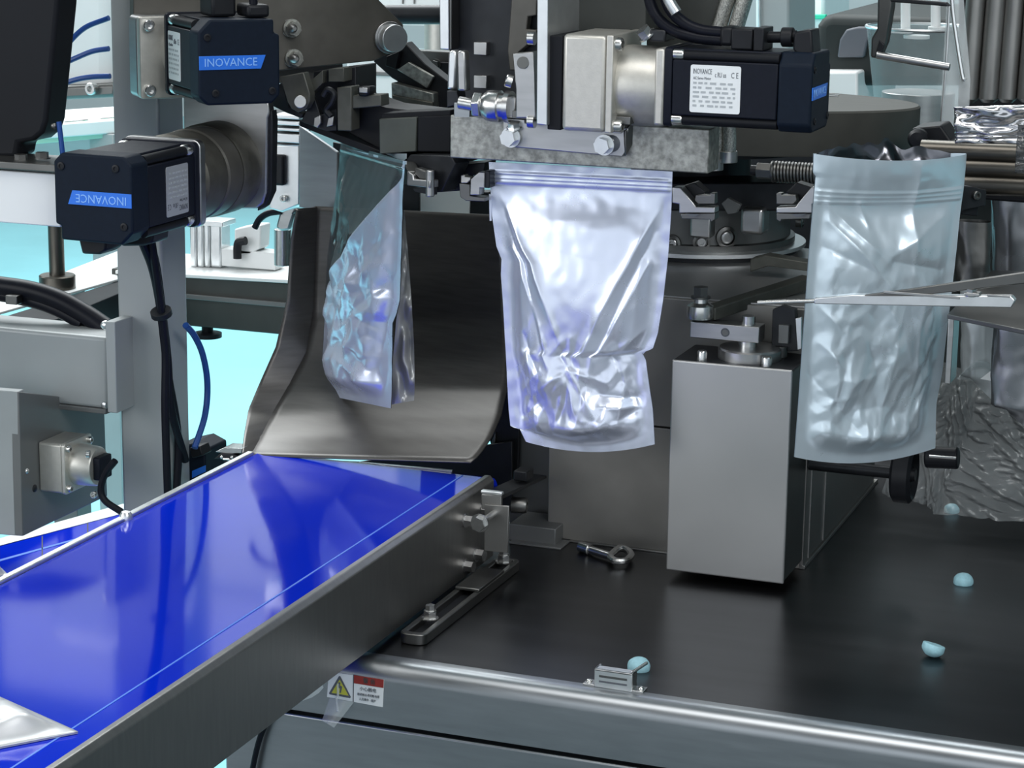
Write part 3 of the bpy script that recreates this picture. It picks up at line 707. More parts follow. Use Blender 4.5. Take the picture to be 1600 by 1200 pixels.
part('top_lip', G().prism([pll.q(x, y, -.0005) for x, y in [(540, 232), (634, 252), (634, 257), (552, 239)]], pll.n * .001), M_foilc, pL, bev=0)
part('top_lip', G().prism([pll.q(x, y, .012) for x, y in [(602, 240), (634, 240), (634, 248), (630, 252)]], pll.n * .001), M_foilc, pL, bev=0)
# right pouch, open at the top
pR = thing('stand_up_pouch', 'pale teal foil pouch hanging open at the top behind the long steel pincer', 'pouch', 'foil pouches on the indexing machine')
_rr = ray(1390, 440); _pt = EYE + _rr * (2.0 / _rr.dot(_h))
plr = Pl(_pt, 45)
LR = [(1271, 240), (1270, 270), (1274, 275), (1271, 310), (1262, 420), (1255, 520), (1248, 620), (1241, 714)]
RRr = [(1510, 231), (1506, 280), (1500, 330), (1492, 410), (1480, 510), (1472, 580), (1463, 630), (1462, 660), (1461, 700)]
crr = [(-.85, .16, -.05, .36, .005, .007), (-.8, .22, .02, .44, .006, .006), (-.9, .30, -.1, .40, -.004, .006), (.02, .34, .75, .22, .005, .007), (.05, .36, .8, .40, -.006, .006), (-.05, .48, .15, .56, .005, .006),
       (-.9, .72, -.2, .90, -.003, .005), (-.8, .62, -.5, .70, .0035, .004), (-.85, .5, -.55, .58, .0035, .004), (-.7, .82, -.3, .78, .003, .005), (.2, .55, .05, .9, .0025, .006), (.55, .5, .45, .95, .003, .006), (.8, .45, .7, .8, -.003, .006), (.85, .7, .5, .9, .003, .005), (.88, .15, .82, .45, .003, .005), (-.4, .16, -.28, .24, .003, .003), (.30, .02, .34, .40, .005, .010)]
pouch(pR, plr, LR, RRr, .185, .270, .018, crr, .0040, M_foilc, sag=16, seed=5.7, nu=110, dip=13, open_top=.030, zipt=(.115, .165), mback=M_foilc, facet=(.5, .35), back=.8)
# bags lying on the belt
def flatbag(name, label, px, z, m):
    t = thing(name, label, 'pouch')
    c = [PZ(x, y, z) for x, y in px]
    def fn(a, b):
        p = c[0].lerp(c[1], a).lerp(c[3].lerp(c[2], a), b)
        e = smooth(0, .25, a) * smooth(0, .25, 1 - a) * smooth(0, .2, b) * smooth(0, .2, 1 - b)
        p.z += .0015 + .012 * e + .004 * e * noise.noise(V((a * 6, b * 6, 2)))
        if .1 < a < .9: p.z += .002 * smooth(.82, .86, b) * (1 - smooth(.88, .92, b))
        return p
    part('top_film', G().grid(fn, 40, 40), m, t, bev=0, fix=False, sharp=180, solid=.001)
    part('under_film', G().prism([p + V((0, 0, .0004)) for p in c], (0, 0, .0005)), m, t, bev=0)
flatbag('sealed_pouch', 'white foil pouch lying flat on the blue belt at the lower left corner', [(-230, 1070), (-10, 1088), (122, 1147), (-150, 1200)], ZB, mat('white_foil', (0.62, 0.63, 0.64), .3, .35, .03, 15))
flatbag('sealed_pouch', 'sliver of white foil pouch lying on the lower blue conveyor behind', [(-60, 886), (2, 890), (12, 900), (-60, 915)], zb2, MATS['white_foil'])
# ================================================================== servo motors
BRAND = 'INOVANCE'
def servo(label, o, a, up, s, Lb, Lc, plate=(.18, .62, .55), side_y=-1, strip=True, plate_m=None, kind='full', top=True):
    """origin o = centre of the mounting face, a = shaft line towards the rear cap"""
    t = thing('servo_motor', label, 'motor', 'black servo motors')
    a, up = V(a).normalized(), V(up)
    M = basis(o, a, up.cross(a), up)
    h = s / 2; n = s * .15
    def X(g): return g
    part('flange', G(M).prism([(0, y, z) for y, z in rrect(-h, -h, h, h, s * .06, 3)], (.007, 0, 0)), M_motor, t, bev=.0006)
    cross = [(-h + n, -h * .97), (h - n, -h * .97), (h - n, -h + n), (h * .97, -h + n), (h * .97, h - n), (h - n, h - n), (h - n, h * .97), (-h + n, h * .97), (-h + n, h - n), (-h * .97, h - n), (-h * .97, -h + n), (-h + n, -h + n)]
    part('body', G(M).prism([(.007, y, z) for y, z in cross], (Lb - .007, 0, 0)), M_motor, t, bev=.0012)
    # bars running in the corner grooves
    for sy, sz in ((-1, -1), (-1, 1), (1, -1), (1, 1)):
        c = h - n * .62
        part('tie_bar', G(M).cyl((.016, sy * c, sz * c), (Lb, sy * c, sz * c), n * .42, n=12), M_hous, t, bev=0)
        bolt(t, M @ V((.007, sy * (h - n * .6), sz * (h - n * .6))), M.to_3x3() @ V((1, 0, 0)), n * .50, n * .9, 'cap')
    ce = [(-h, -h * .80), (-h * .80, -h), (h * .80, -h), (h, -h * .80), (h, h * .62), (h * .86, h * .66), (h * .86, h * .98), (-h * .7, h), (-h, h * .7)]
    cp = part('rear_cap', G(M).prism([(Lb + .0006, y, z) for y, z in ce], (Lc, 0, 0)), M_cap, t, bev=.0022, seg=3)
    for y, z in ((-h * .78, h * .58), (h * .80, -h * .70), (-h * .6, -h * .72)):
        bolt(cp, M @ V((Lb + Lc + .0006, y, z)), M.to_3x3() @ V((1, 0, 0)), s * .045, .0012, 'cap', M_black)
    xe = Lb + Lc + .0007
    if strip:
        st = part('brand_strip', G(M).prism([(xe, y, z) for y, z in [(-h * .99, -h * .17), (h * .52, -h * .17), (h * .64, h * .15), (-h * .99, h * .15)]], (.0008, 0, 0)), M_strip, cp, bev=.0002, label='blue brand strip')
        x, y, z = a, up.cross(a), up
        txt(BRAND, s * .135, basis(M @ V((xe + .0010, -h * .22, -h * .01)), y, z, x), M_pale, st, sx=.95)
    # type plate on the visible flank
    x0, x1, hh = plate[0] * Lb, plate[1] * Lb, plate[2] * h
    yy = side_y * (h * .97 + .0002)
    lp = part('type_plate', G(M).prism([(x, yy, z) for x, z in rrect(x0, -hh, x1, hh, .002, 3)], (0, side_y * .0005, 0)), plate_m or M_label, t, bev=0, label='printed type plate')
    right = a if side_y < 0 else -a
    nrm = up.cross(a) * side_y
    W, Hh = x1 - x0, 2 * hh
    cx = (x0 + x1) / 2
    def at(fx, fz): return M @ V((cx + (fx - .5) * W * (1 if side_y < 0 else -1), yy + side_y * .0006, (fz - .5) * Hh))
    txt(BRAND, Hh * .155, basis(at(.05, .86), right, up, nrm), M_ink, lp, align='LEFT', sx=min(1, W * .4 / (Hh * .155 * 5.4)))
    txt('AC Servo Motor', Hh * .085, basis(at(.06, .72), right, up, nrm), M_ink, lp, align='LEFT', sx=min(1, W * .36 / (Hh * .085 * 7)))
    txt('C E', Hh * .17, basis(at(.88, .80), right, up, nrm), M_ink, lp, sx=min(1, W * .16 / (Hh * .17 * 1.6)))
    txt('c RU us', Hh * .15, basis(at(.60, .80), right, up, nrm), M_ink, lp, sx=min(1, W * .24 / (Hh * .15 * 3.4)))
    # rows of small print too fine to read: thin printed dashes
    rnd = random.Random(4); gp = G()
    for r in range(6):
        fz = .60 - r * .095; fx = .06
        while fx < .86:
            wl = rnd.uniform(.05, .13)
            p = at(fx, fz); q = at(min(fx + wl, .9), fz)
            gp.prism([p, q, q + up * Hh * .042, p + up * Hh * .042], nrm * .0002)
            fx += wl + rnd.uniform(.03, .09)
    fp = link('fine_print', gp, M_inkl, lp, bev=0); fp['kind'] = 'stuff'
    return t, M
def cyl_part(name, t, p0, p1, r, m, n=40, **k): return part(name, G().cyl(p0, p1, r, n=n), m, t, **k)
# ------------------------------------------------------------------ cross seal unit above the middle pouch
SV = 1.95
sb = thing('seal_bar', 'worn mottled steel seal bar clamped across the top of the middle pouch', 'seal bar')
part('bar', G().pb(SV, 703, 191, 1108, 259, 0, .034), M_worn, sb, bev=.0012)
part('back_bar', G().pb(1.992, 706, 200, 1100, 256, 0, .02), M_dsteel, sb, bev=.001)
mb = thing('seal_head_bracket', 'steel angle bracket bolted to the front of the worn seal bar', 'bracket')
part('front_leg', G().pp(SV - .005, [(786, 184), (982, 200), (977, 238), (972, 245), (792, 229), (785, 222)], 0, .005), M_steel, mb, bev=.0008)
part('side_gusset', G().pp(Pl(PY(980, 220, SV - .005), 55), [(977, 205), (990, 190), (1000, 205), (978, 244)], 0, .003), M_dsteel, mb, bev=.0005)
part('seat', G().pb(SV - .02, 800, 178, 985, 190, 0, .06), M_dsteel, mb, bev=.0005)
for px, py in ((796, 214), (942, 226)):
    p = PY(px + 4, py, SV - .005)
    part('washer', G().cyl(p, p - V((0, .002, 0)), .0095, n=24), M_chrome, mb, bev=.0003)
    bolt(mb, p - V((0, .002, 0)), (0, -1, 0), .0075, .011, 'hex', M_bright)
for px, py in ((804, 200), (832, 190)):
    bolt(mb, PY(px, py, SV - .006), (0, -.4, 1), .006, .006, 'hex', M_bright)
bolt(mb, PY(957, 224, SV - .004), (0, -1, 0), .008, .003, 'round', M_ink)
mp_ = thing('upright_mount_plate', 'pale upright steel plate left of the light square gearbox', 'plate')
part('plate', G().pp(1.915, [(840, -160), (857, -160), (855, 196), (838, 194)], 0, .09), M_bright, mp_, bev=.0008)
gx = thing('planetary_gearbox', 'light cast square gearbox with dark adapter above the seal bar', 'gearbox', 'servo gearboxes')
GV = 1.918
part('adapter', G().pb(GV + .003, 856, 56, 878, 203, 0, .075), M_hous, gx, bev=.001)
part('housing', G().pb(GV, 878, 54, 946, 206, 0, .082), M_alu, gx, bev=.004, seg=3)
part('end_flange', G().pb(GV - .0005, 946, 55, 957, 208, 0, .083), M_alu, gx, bev=.001)
ax = PY(1000, 134, GV + .041)
axz = ax.z
xa, xb = PY(957, 130, GV).x, PY(1026, 130, GV).x
part('neck', G().lathe((xa, GV + .041, axz), (1, 0, 0), [(.036, 0), (.0365, .004), (.0355, (xb - xa) * .9), (.034, xb - xa)], 48), M_alu, gx, bev=0)
part('motor_flange', G().pb(GV + .005, 1022, 76, 1037, 196, 0, .07), M_alu, gx, bev=.002)
for py in (69, 197):
    bolt(gx, PY(958, py, GV + .010), (1, 0, 0), .0062, .009, 'cap'); 
for py in (60, 190): bolt(gx, PY(836, py, GV + .012), (-1, 0, 0), .006, .007, 'cap')
bolt(gx, PY(1012, 56, GV + .03), (-.5, -.4, .7), .007, .008, 'hex')
part('clamp_boss', G().pb(GV + .025, 1014, 46, 1040, 66, 0, .03), M_blackm, gx, bev=.002)
s_r = .069
o_r = V((PY(1037, 136, GV + .006).x, GV + .006 + s_r / 2, PY(1040, 136, GV + .006).z))
Lr = PY(1214, 140, GV + .006).x - o_r.x
m1, M1 = servo('black servo motor with white type plate right of the light gearbox', o_r, (1, 0, 0), (0, 0, 1), s_r, Lr, .030, plate=(.235, .68, .60))
cn = part('plug', G().pb(GV + .02, 1142, 45, 1176, 78, 0, .03), M_black, m1, bev=.0015)
part('plug_clamp', G().pb(GV + .022, 1124, 42, 1146, 72, 0, .026), M_black, m1, bev=.003)
part('plug_clamp', G().pb(GV + .018, 1177, 44, 1193, 80, 0, .034), M_black, m1, bev=.001)
part('encoder_plug', G().pp(GV + .02, [(1241, 50), (1268, 46), (1271, 90), (1262, 100), (1238, 78)], 0, .03), M_black, m1, bev=.002)
part('plug_stalk', G().tube([PY(1192, 58, GV + .035), PY(1224, 58, GV + .035), PY(1245, 56, GV + .035)], .0050, n=12), M_black, m1, bev=0)
part('plug_nut', G().cyl(PY(1222, 58, GV + .035), PY(1240, 58, GV + .035), .0085, n=16), M_black, m1, bev=.0008)
cb = thing('motor_cable_pair', 'pair of black motor cables curving down to the plug of the right servo motor', 'cable')
for pts in ([(1008, -40), (1020, 15), (1046, 44), (1085, 58), (1128, 63)], [(1030, -40), (1045, 10), (1068, 35), (1095, 47), (1128, 51)]):
    part('cable', G().tube([PY(x, y, GV + .03) for x, y in pts], .0052, n=12), M_rubber, cb, bev=0)
part('printed_sleeve', G().tube([PY(x, y, GV + .02) for x, y in [(1036, -25), (1046, 2), (1057, 20)]], .0050, n=12), M_bright, cb, bev=0)
hz = thing('braided_hose_pair', 'braided silver hoses rising behind the right servo motor', 'hose')
for pts in ([(1150, -30), (1135, 5), (1124, 40), (1116, 60)], [(1172, -30), (1160, 10), (1148, 50)]):
    part('hose', G().tube([PY(x, y, 2.06) for x, y in pts], .0075, n=14), M_braid, hz, bev=0)
hz2 = thing('braided_hose_pair', 'braided silver hoses dropping below the right servo motor beside the seal bar', 'hose')
for pts in ([(1120, 190), (1121, 225), (1116, 262)], [(1139, 190), (1140, 225), (1138, 250)]):
    part('hose', G().tube([PY(x, y, 2.05) for x, y in pts], .0062, n=14), M_braid, hz2, bev=0)
    x, y = pts[-1]; part('hose_fitting', G().cyl(PY(x, y - 14, 2.05), PY(x, y + 4, 2.05), .0085, n=16), M_steel, hz2, bev=.0005)
# pushing coupling left of the gearbox
cpl = thing('shaft_coupling', 'bright round shaft coupling with nut above the left end of the seal bar', 'coupling')
p = PY(742, 164, 1.945)
part('thread', G().cyl(PY(718, 160, 1.945), p, .006, n=16), M_chrome, cpl, bev=.0003)
part('nut', G().cyl(p, p + V((.008, 0, 0)), .0125, n=6), M_chrome, cpl, bev=.001)
part('barrel', G().lathe(p + V((.008, 0, 0)), (1, 0, 0), [(.010, 0), (.0135, .004), (.0145, .009), (.0145, .017), (.012, .0175), (.012, .022), (.0145, .023), (.0145, .028)], 32), M_chrome, cpl, bev=0)
part('stem', G().pb(1.94, 778, 150, 806, 184, 0, .014), M_steel, cpl, bev=.002)
fk = part('fork_plate', G().pp(1.928, [(801, 84), (833, 81), (837, 184), (806, 184), (806, 140)], 0, .016), M_steel, cpl, bev=.0008, label='upright fork plate with a pin hole')
part('pin', G().cyl(PY(817, 98, 1.9275), PY(817, 98, 1.926), .0055, n=20), M_dsteel, fk, bev=.0003)
bolt(cpl, PY(800, 128, 1.935), (-1, -.4, .3), .006, .006, 'cap')
tl = thing('guide_tongue', 'pair of bright upright link plates left of the shaft coupling', 'link')
part('front_plate', G().pp(1.95, [(713, 84), (716, 79), (726, 80), (727, 100), (729, 143), (714, 142)], 0, .012), M_steel, tl, bev=.002)
part('rear_plate', G().pp(1.965, [(700, 84), (703, 79), (712, 79), (713, 90), (711, 140), (698, 140)], 0, .012), M_bright, tl, bev=.002)
part('foot_block', G().pb(1.95, 709, 161, 734, 187, 0, .02), M_apron, tl, bev=.0006)
part('foot_jaw', G().pp(1.958, [(698, 142), (714, 142), (716, 156), (727, 160), (698, 168)], 0, .02), M_blackm, tl, bev=.0008)
# ------------------------------------------------------------------ black head frame behind
hf = thing('head_frame', 'black upright machine head frame behind the shaft coupling', 'frame')
part('column', G().pp(2.02, [(702, -260), (842, -260), (842, 190), (735, 190), (702, 150)], 0, .08), M_blackm, hf, bev=.001)
for y0, y1 in ((66, 86), (118, 138)):
    part('pale_block', G().pb(2.012, 740, y0, 760, y1, 0, .012), M_steel, hf, bev=.0005)  # brightness of square see-through openings, put into pale raised blocks
part('angled_arm', G().pp(2.005, [(805, -80), (842, -80), (838, 24), (825, 26), (822, 46), (838, 47), (836, 60), (810, 82), (806, 110), (796, 110), (793, 80)], 0, .012), M_plate, hf, bev=.001)
part('top_panel', G().pp(2.0, [(857, -260), (1010, -260), (1010, 52), (960, 70), (857, 62)], 0, .03), M_dgreen, hf, bev=.001)
part('upper_beam', G().pp(2.12, [(560, -900), (1240, -900), (1240, -200), (560, -200)], 0, .20), M_hous, hf, bev=.002)  # unseen slab above the view, added so the metal reflects dark
part('rear_panel', G().pp(2.06, [(1010, -260), (1125, -260), (1125, 30), (1110, 120), (1010, 120)], 0, .03), M_dgreen, hf, bev=.001)
ht = thing('pale_guide_strip', 'narrow pale upright steel strip left of the black head frame', 'strip')
part('strip', G().pp(2.0, [(684, -200), (700, -200), (702, 78), (687, 77)], 0, .02), M_bright, ht, bev=.001)
part('edge', G().pp(1.999, [(700, -200), (706, -200), (706, 78), (702, 78)], 0, .018), M_dsteel, ht, bev=.001)
part('rear_panel_stay', G().pp(2.09, [(842, -100), (1012, -100), (1012, 60), (842, 60)], 0, .01), M_dgreen, hf, bev=0)
rb = thing('black_cross_bar', 'black round cross bar between the olive plate and the pale strip', 'bar')
part('bar', G().cyl(PY(600, 23, 2.32), PY(700, 23, 2.32), .0105, n=32), M_blackm, rb, bev=0)
part('lower_rail', G().pb(2.30, 645, 80, 702, 98, 0, .02), M_dsteel, rb, bev=.001)
part('end_stop', G().pb(2.29, 664, 97, 702, 122, 0, .02), M_blackm, rb, bev=.001)
bolt(rb, PY(681, 101, 2.29), (0, -1, 0), .005, .006, 'hex', M_dsteel)
# ------------------------------------------------------------------ grippers
def gripper(label, cx, cy, sgn, v, yaw=0, arm=True):
    """sgn +1: jaw body reaches to the right of the pouch edge at cx, -1 to the left"""
    t = thing('pouch_gripper', label, 'gripper', 'pouch grippers')
    pl = Pl(PY(cx, cy, v), yaw)
    def P(pts): return [(cx + sgn * x, cy + y) for x, y in pts]
    part('jaw', G().pp(pl, P([(-1, -24), (12, -24), (32, 0), (36, 6), (66, 7), (66, 16), (10, 16), (10, 2), (-1, 0)]), 0, .014), M_steel, t, bev=.0008)
    part('upper_finger', G().pp(pl, P([(36, -12), (58, -12), (58, -15), (66, -15), (66, 2), (40, 2), (34, -4)]), .004, .010), M_dsteel, t, bev=.0006)
    part('lower_jaw', G().pp(pl, P([(12, 17), (66, 16), (66, 26), (60, 30), (58, 26), (14, 25)]), .002, .014), M_dsteel, t, bev=.0006)
    part('pivot', G().pp(pl, P([(20, 17), (26, 21), (34, 22), (42, 18)]), -.0012, .002), M_ink, t, bev=0)
    if arm: part('arm', G().pp(pl, P([(10, -24), (34, -32), (52, -16), (38, -9), (30, -2)]), .016, .016), M_black, t, bev=.001)
gripper('pale steel gripper at the right edge of the middle pouch', 1051, 317, 1, 1.978)
gripper('pale steel gripper holding the left edge of the open teal pouch', 1279, 317, -1, 1.955)
t = thing('pouch_gripper', 'hooked dark gripper on the left edge of the middle pouch', 'gripper', 'pouch grippers')
part('pad', G().pb(1.976, 757, 267, 765, 294, 0, .02), M_blackm, t, bev=.0008)
part('jaw', G().pp(1.974, [(735, 280), (748, 269), (757, 269), (757, 294), (750, 294), (750, 305), (734, 305)], 0, .012), M_steel, t, bev=.0008)
part('upper_finger', G().pp(1.978, [(720, 274), (726, 273), (726, 276), (735, 277), (735, 281), (730, 286), (720, 286)], 0, .010), M_alu, t, bev=.0006)
part('lower_jaw', G().pp(1.978, [(717, 286), (734, 288), (734, 306), (757, 309), (758, 315), (728, 314), (719, 308)], 0, .014), M_dsteel, t, bev=.0006)
part('arm', G().pp(2.0, [(668, 262), (758, 254), (756, 270), (740, 274), (720, 298), (680, 301), (675, 290)], 0, .03), M_blackm, t, bev=.001)
t = thing('pouch_gripper', 'dark two-finger gripper at the near edge of the edge-on pouch', 'gripper', 'pouch grippers')
gp = Pl(PY(636, 270, 1.965), -20)
part('jaw_side', G().pp(Pl(gp.p, -50), [(622, 252), (630, 253), (637, 268), (636, 289), (628, 288), (628, 276), (622, 274)], 0, .012), M_dsteel, t, bev=.0006)
part('jaw', G().pp(gp, [(635, 265), (645, 273), (646, 280), (672, 282), (672, 294), (636, 290)], 0, .012), M_steel, t, bev=.0008)
part('lower_jaw', G().pp(gp, [(644, 294), (670, 294), (670, 306), (664, 303), (648, 300)], .002, .012), M_blackm, t, bev=.0006)
part('pin', G().cyl(gp.q(672, 266, .004), gp.q(672, 307, .004), .0042, n=20), M_steel, t, bev=.001)
part('finger', G().pp(gp, [(648, 262), (668, 268), (668, 281), (656, 280), (648, 272)], .004, .010), M_dsteel, t, bev=.001)
part('arm', G().pp(gp, [(632, 254), (640, 242), (705, 244), (712, 256), (690, 300), (668, 301), (650, 278)], .016, .02), M_blackm, t, bev=.001)
part('under_shelf', G().pb(2.03, 632, 240, 706, 254, 0, .03), M_hous, t, bev=.001)
ps = thing('grey_rear_plate', 'pale grey rear plate seen between the grippers above the chute', 'plate')
part('plate', G().pp(2.26, [(648, 300), (735, 295), (733, 342), (649, 337)], 0, .01), M_white, ps, bev=.001)
part('plate_end', G().pp(2.255, [(632, 292), (648, 294), (649, 336), (638, 335)], 0, .004), M_white, ps, bev=.0006)
part('stay', G().box((PY(690, 320, 2.272).x - .02, 2.272, ZT), (PY(690, 320, 2.272).x + .02, 2.28, PY(690, 320, 2.272).z)), M_paintd, ps, bev=.001)
part('dark_side', G().pp(2.262, [(733, 300), (765, 300), (768, 346), (733, 342)], 0, .02), M_blackm, ps, bev=.001)
# far right gripper on the teal pouch
t = thing('pouch_gripper', 'small black gripper at the far right edge of the open teal pouch', 'gripper', 'pouch grippers')
gp2 = Pl(PY(1510, 305, 2.06), 45)
part('jaw', G().pp(gp2, [(1499, 290), (1520, 292), (1542, 297), (1540, 322), (1520, 326), (1502, 330)], -.004, .014), M_blackm, t, bev=.001)
part('lower_jaw', G().pp(gp2, [(1503, 322), (1530, 320), (1528, 338), (1504, 336)], .002, .012), M_black, t, bev=.001)
bolt(t, gp2.q(1524, 305, -.0045), -gp2.n, .004, .004, 'cap', M_dsteel)
# ================================================================== left frame
PU0, PU1, PV = -1.1795, -1.1275, 2.0
pi = thing('frame_post', 'tall square grey steel post behind the far edge of the blue belt', 'post')
part('tube', G().box((PU0, PV, 0), (PU1, PV + .052, 1.9)), M_paint, pi, bev=.003, seg=3)
part('foot_cap', G().box((PU0 - .01, PV - .01, 0), (PU1 + .01, PV + .062, .012)), M_paintd, pi, bev=.001)
# side plate carrying the lower gearbox
lp_ = thing('gearbox_plate', 'pale rounded steel plate beside the tall grey post', 'plate')
LPV = 1.985
part('plate', G().pp(LPV, [(286, 150), (418, 158), (421, 176), (418, 184), (416, 300), (410, 318), (400, 326), (290, 326)], 0, .012), M_steel, lp_, bev=.0015)
part('dark_edge', G().pp(LPV + .004, [(416, 180), (424, 172), (426, 190), (424, 300), (414, 322), (402, 330), (402, 326), (414, 310)], 0, .012), M_blackm, lp_, bev=.001)
# ------------------------------------------------------------------ lower left motor and gearbox
s2 = .079
cc = PY(146, 311, 1.745)
UX = PX(325, 280, cc.x + s2 / 2)
my0 = 1.868
g2 = thing('planetary_gearbox', 'dark ringed round gearbox behind the lower left servo motor', 'gearbox', 'servo gearboxes')
def ry(name, prof, m): part(name, G().lathe((cc.x, my0, cc.z), (0, 1, 0), prof, 56), m, g2, bev=0)
part('square_flange', G().prism([(x, my0, z) for x, z in rrect(cc.x - s2 * .52, cc.z - s2 * .52, cc.x + s2 * .52, cc.z + s2 * .52, .008)], (0, .010, 0)), M_steel, g2, bev=.001)
ry('first_ring', [(.040, .010), (.043, .014), (.043, .050), (.041, .052)], M_matte)
ry('silver_ring', [(.0425, .052), (.0440, .054), (.0440, .080), (.0425, .082)], M_plate)
ry('rear_ring', [(.044, .082), (.0455, .085), (.0455, LPV - my0)], M_matte)
m2, M2 = servo('black servo motor mounted upside down with grey type plate at the left post', (cc.x, my0, cc.z), (0, -1, 0), (0, 0, -1), s2, my0 - 1.775, .030, plate=(.22, .66, .58), plate_m=M_lgrey, kind='wrap')
part('power_plug', G().pp(1.76, [(122, 372), (165, 376), (165, 392), (155, 398), (128, 397)], 0, .03), M_black, m2, bev=.002)
part('encoder_plug', G().pp(1.80, [(182, 375), (240, 362), (238, 380), (225, 384), (190, 385)], 0, .03), M_black, m2, bev=.002)
wire = thing('cable_bundle', 'black cable bundle running down the tall grey post', 'cable')
for k, pts in enumerate(([(222, 378), (238, 420), (250, 480), (262, 580), (278, 680), (276, 770)], [(232, 370), (244, 415), (254, 490), (262, 560), (268, 640), (290, 720)], [(236, 372), (246, 440), (258, 540), (258, 640), (262, 770)])):
    part('cable', G().tube([PX(x, y, PU1 + .006 + .003 * k) for x, y in pts], .0042, n=10), M_rubber, wire, bev=0)
part('cable_tie', G().cyl(PX(251, 485, PU1 + .010), PX(253, 493, PU1 + .010), .011, n=14), M_black, wire, bev=.0005)
bh = thing('blue_air_hose', 'dark blue air hose bowing out right of the tall grey post', 'hose')
part('hose', G().tube([PX(x, y, PU1 + .02) for x, y in [(290, 508), (304, 525), (317, 555), (324, 600), (320, 650), (304, 700)]], .0034, n=10), M_tubeb, bh, bev=0)
m4 = thing('small_drive', 'small black drive motor at the foot of the post beside the belt', 'motor')
q = PX(292, 735, PU1 + .03)
part('body', G().pp(FY(2.06), [(268, 700), (300, 693), (320, 704), (322, 752), (290, 765), (266, 760)], 0, .05), M_cap, m4, bev=.002)
part('plug', G().pp(FY(2.05), [(296, 700), (312, 697), (317, 712), (300, 716)], 0, .02), M_black, m4, bev=.001)
part('brand_strip', G().pp(FY(2.0595), [(300, 736), (321, 727), (321, 737), (300, 747)], 0, .001), M_strip, m4, bev=0)
# ------------------------------------------------------------------ upper left plate, gearbox, motor
UPY = 46
upp = EYE + ray(275, 88) * (2.24 / ray(275, 88).dot(_h))
plU = Pl(upp, UPY)
op = thing('olive_plate', 'large dark olive steel plate with bolts at the top left', 'plate')
part('plate', G().pp(plU, [(208, -160), (578, -160), (592, 0), (606, 14), (630, 38), (634, 72), (585, 95), (430, 111), (404, 122), (209, 128)], .026, .014), M_plate, op, bev=.001)
part('lower_plate', G().pp(plU, [(418, 104), (536, 94), (536, 120), (500, 140), (424, 128)], .046, .008), M_plate, op, bev=.001)
for px, py in ((456, 44), (459, 91)):
    part('washer', G().cyl(plU.q(px - 3, py, .026), plU.q(px - 3, py, .024), .009, n=24), M_dsteel, op, bev=.0003)
    bolt(op, plU.q(px, py, .024), -plU.n, .0075, .009, 'hex', M_worn)
    bolt(op, plU.q(px, py, .016), -plU.n, .005, .008, 'round', M_steel)
p = plU.q(606, 58, .026)
part('pivot_washer', G().cyl(p, p - plU.n * .006, .0165, n=32), M_steel, op, bev=.0006)
part('pivot_pin', G().cyl(p - plU.n * .006, p - plU.n * .020, .0140, n=36), M_bright, op, bev=.0008)
g3 = thing('planetary_gearbox', 'grey cast square gearbox behind the upper left servo motor', 'gearbox', 'servo gearboxes')
hs = .040
cu = plU.q(276, 88, 0)
def sq(c, h, d0, d1, r=.004):
    return G().prism([c + plU.u * x + V((0, 0, z)) - plU.n * d0 for x, z in rrect(-h, -h, h, h, r)], -plU.n * (d1 - d0))
part('rear_block', sq(cu, hs, -.026, -.001, .006), M_steel, g3, bev=.001)
part('front_flange', sq(cu, hs * .99, 0, .010, .003), M_alu, g3, bev=.001)
part('neck', G().lathe(cu + plU.u * .012 + V((0, 0, .004)) - plU.n * .010, -plU.n, [(.031, 0), (.0315, .004), (.030, .03), (.028, .032)], 48), M_alu, g3, bev=0)
for sx, sz in ((-1, -1), (-1, 1), (1, -1), (1, 1)):
    bolt(g3, cu + plU.u * sx * hs * .78 + V((0, 0, sz * hs * .78)) - plU.n * .010, -plU.n, .0058, .006, 'cap')
s3 = .079
ca = -plU.n
m3, M3 = servo('black servo motor with bright blue strip facing front at the top left', cu - plU.n * .034 + plU.u * .017 + V((0, 0, .006)), ca, (0, 0, 1), s3, .078, .028, plate=(.14, .62, .58), kind='wrap')
part('power_plug', G(M3).box((.044, -.018, s3 / 2), (.082, .006, s3 / 2 + .024)), M_black, m3, bev=.003)
part('encoder_plug', G(M3).box((.062, .012, s3 / 2), (.096, .034, s3 / 2 + .012)), M_black, m3, bev=.003)
part('plug_nut', G(M3).cyl((.074, -.006, s3 / 2 + .024), (.072, -.006, s3 / 2 + .045), .008, .006, n=16), M_blackm, m3, bev=.0005)
part('cable', G(M3).tube([(.09, .020, s3 / 2 + .012), (.088, .018, s3 / 2 + .05), (.06, .0, s3 / 2 + .13)], .004, n=10), M_rubber, m3, bev=0)
# ------------------------------------------------------------------ linkage between plate and turntable
PL1 = FY(2.22)
lk = thing('dark_link_arm', 'dark angled link arm with a pale cover plate below the olive plate', 'link')
part('arm', G().pp(PL1, [(583, 96), (600, 78), (632, 66), (664, 100), (700, 128), (700, 182), (676, 180), (642, 140), (612, 122)], 0, .02), M_blackm, lk, bev=.001)
part('pale_cover', G().pp(2.212, [(620, 109), (638, 97), (677, 120), (667, 138)], 0, .006), M_worn, lk, bev=.0008)
part('jaw_block', G().pp(2.206, [(611, 129), (677, 146), (678, 178), (640, 180), (612, 165)], 0, .02), M_worn, lk, bev=.001)
part('jaw_lip', G().pp(2.203, [(612, 148), (676, 160), (677, 178), (640, 179), (614, 164)], 0, .004), M_matte, lk, bev=.001)
part('corner_block', G().pp(2.210, [(604, 88), (624, 80), (618, 108), (602, 103)], 0, .01), M_black, lk, bev=.0006)
cv2 = thing('clevis', 'rounded steel clevis with a bright pin under the olive plate', 'clevis')
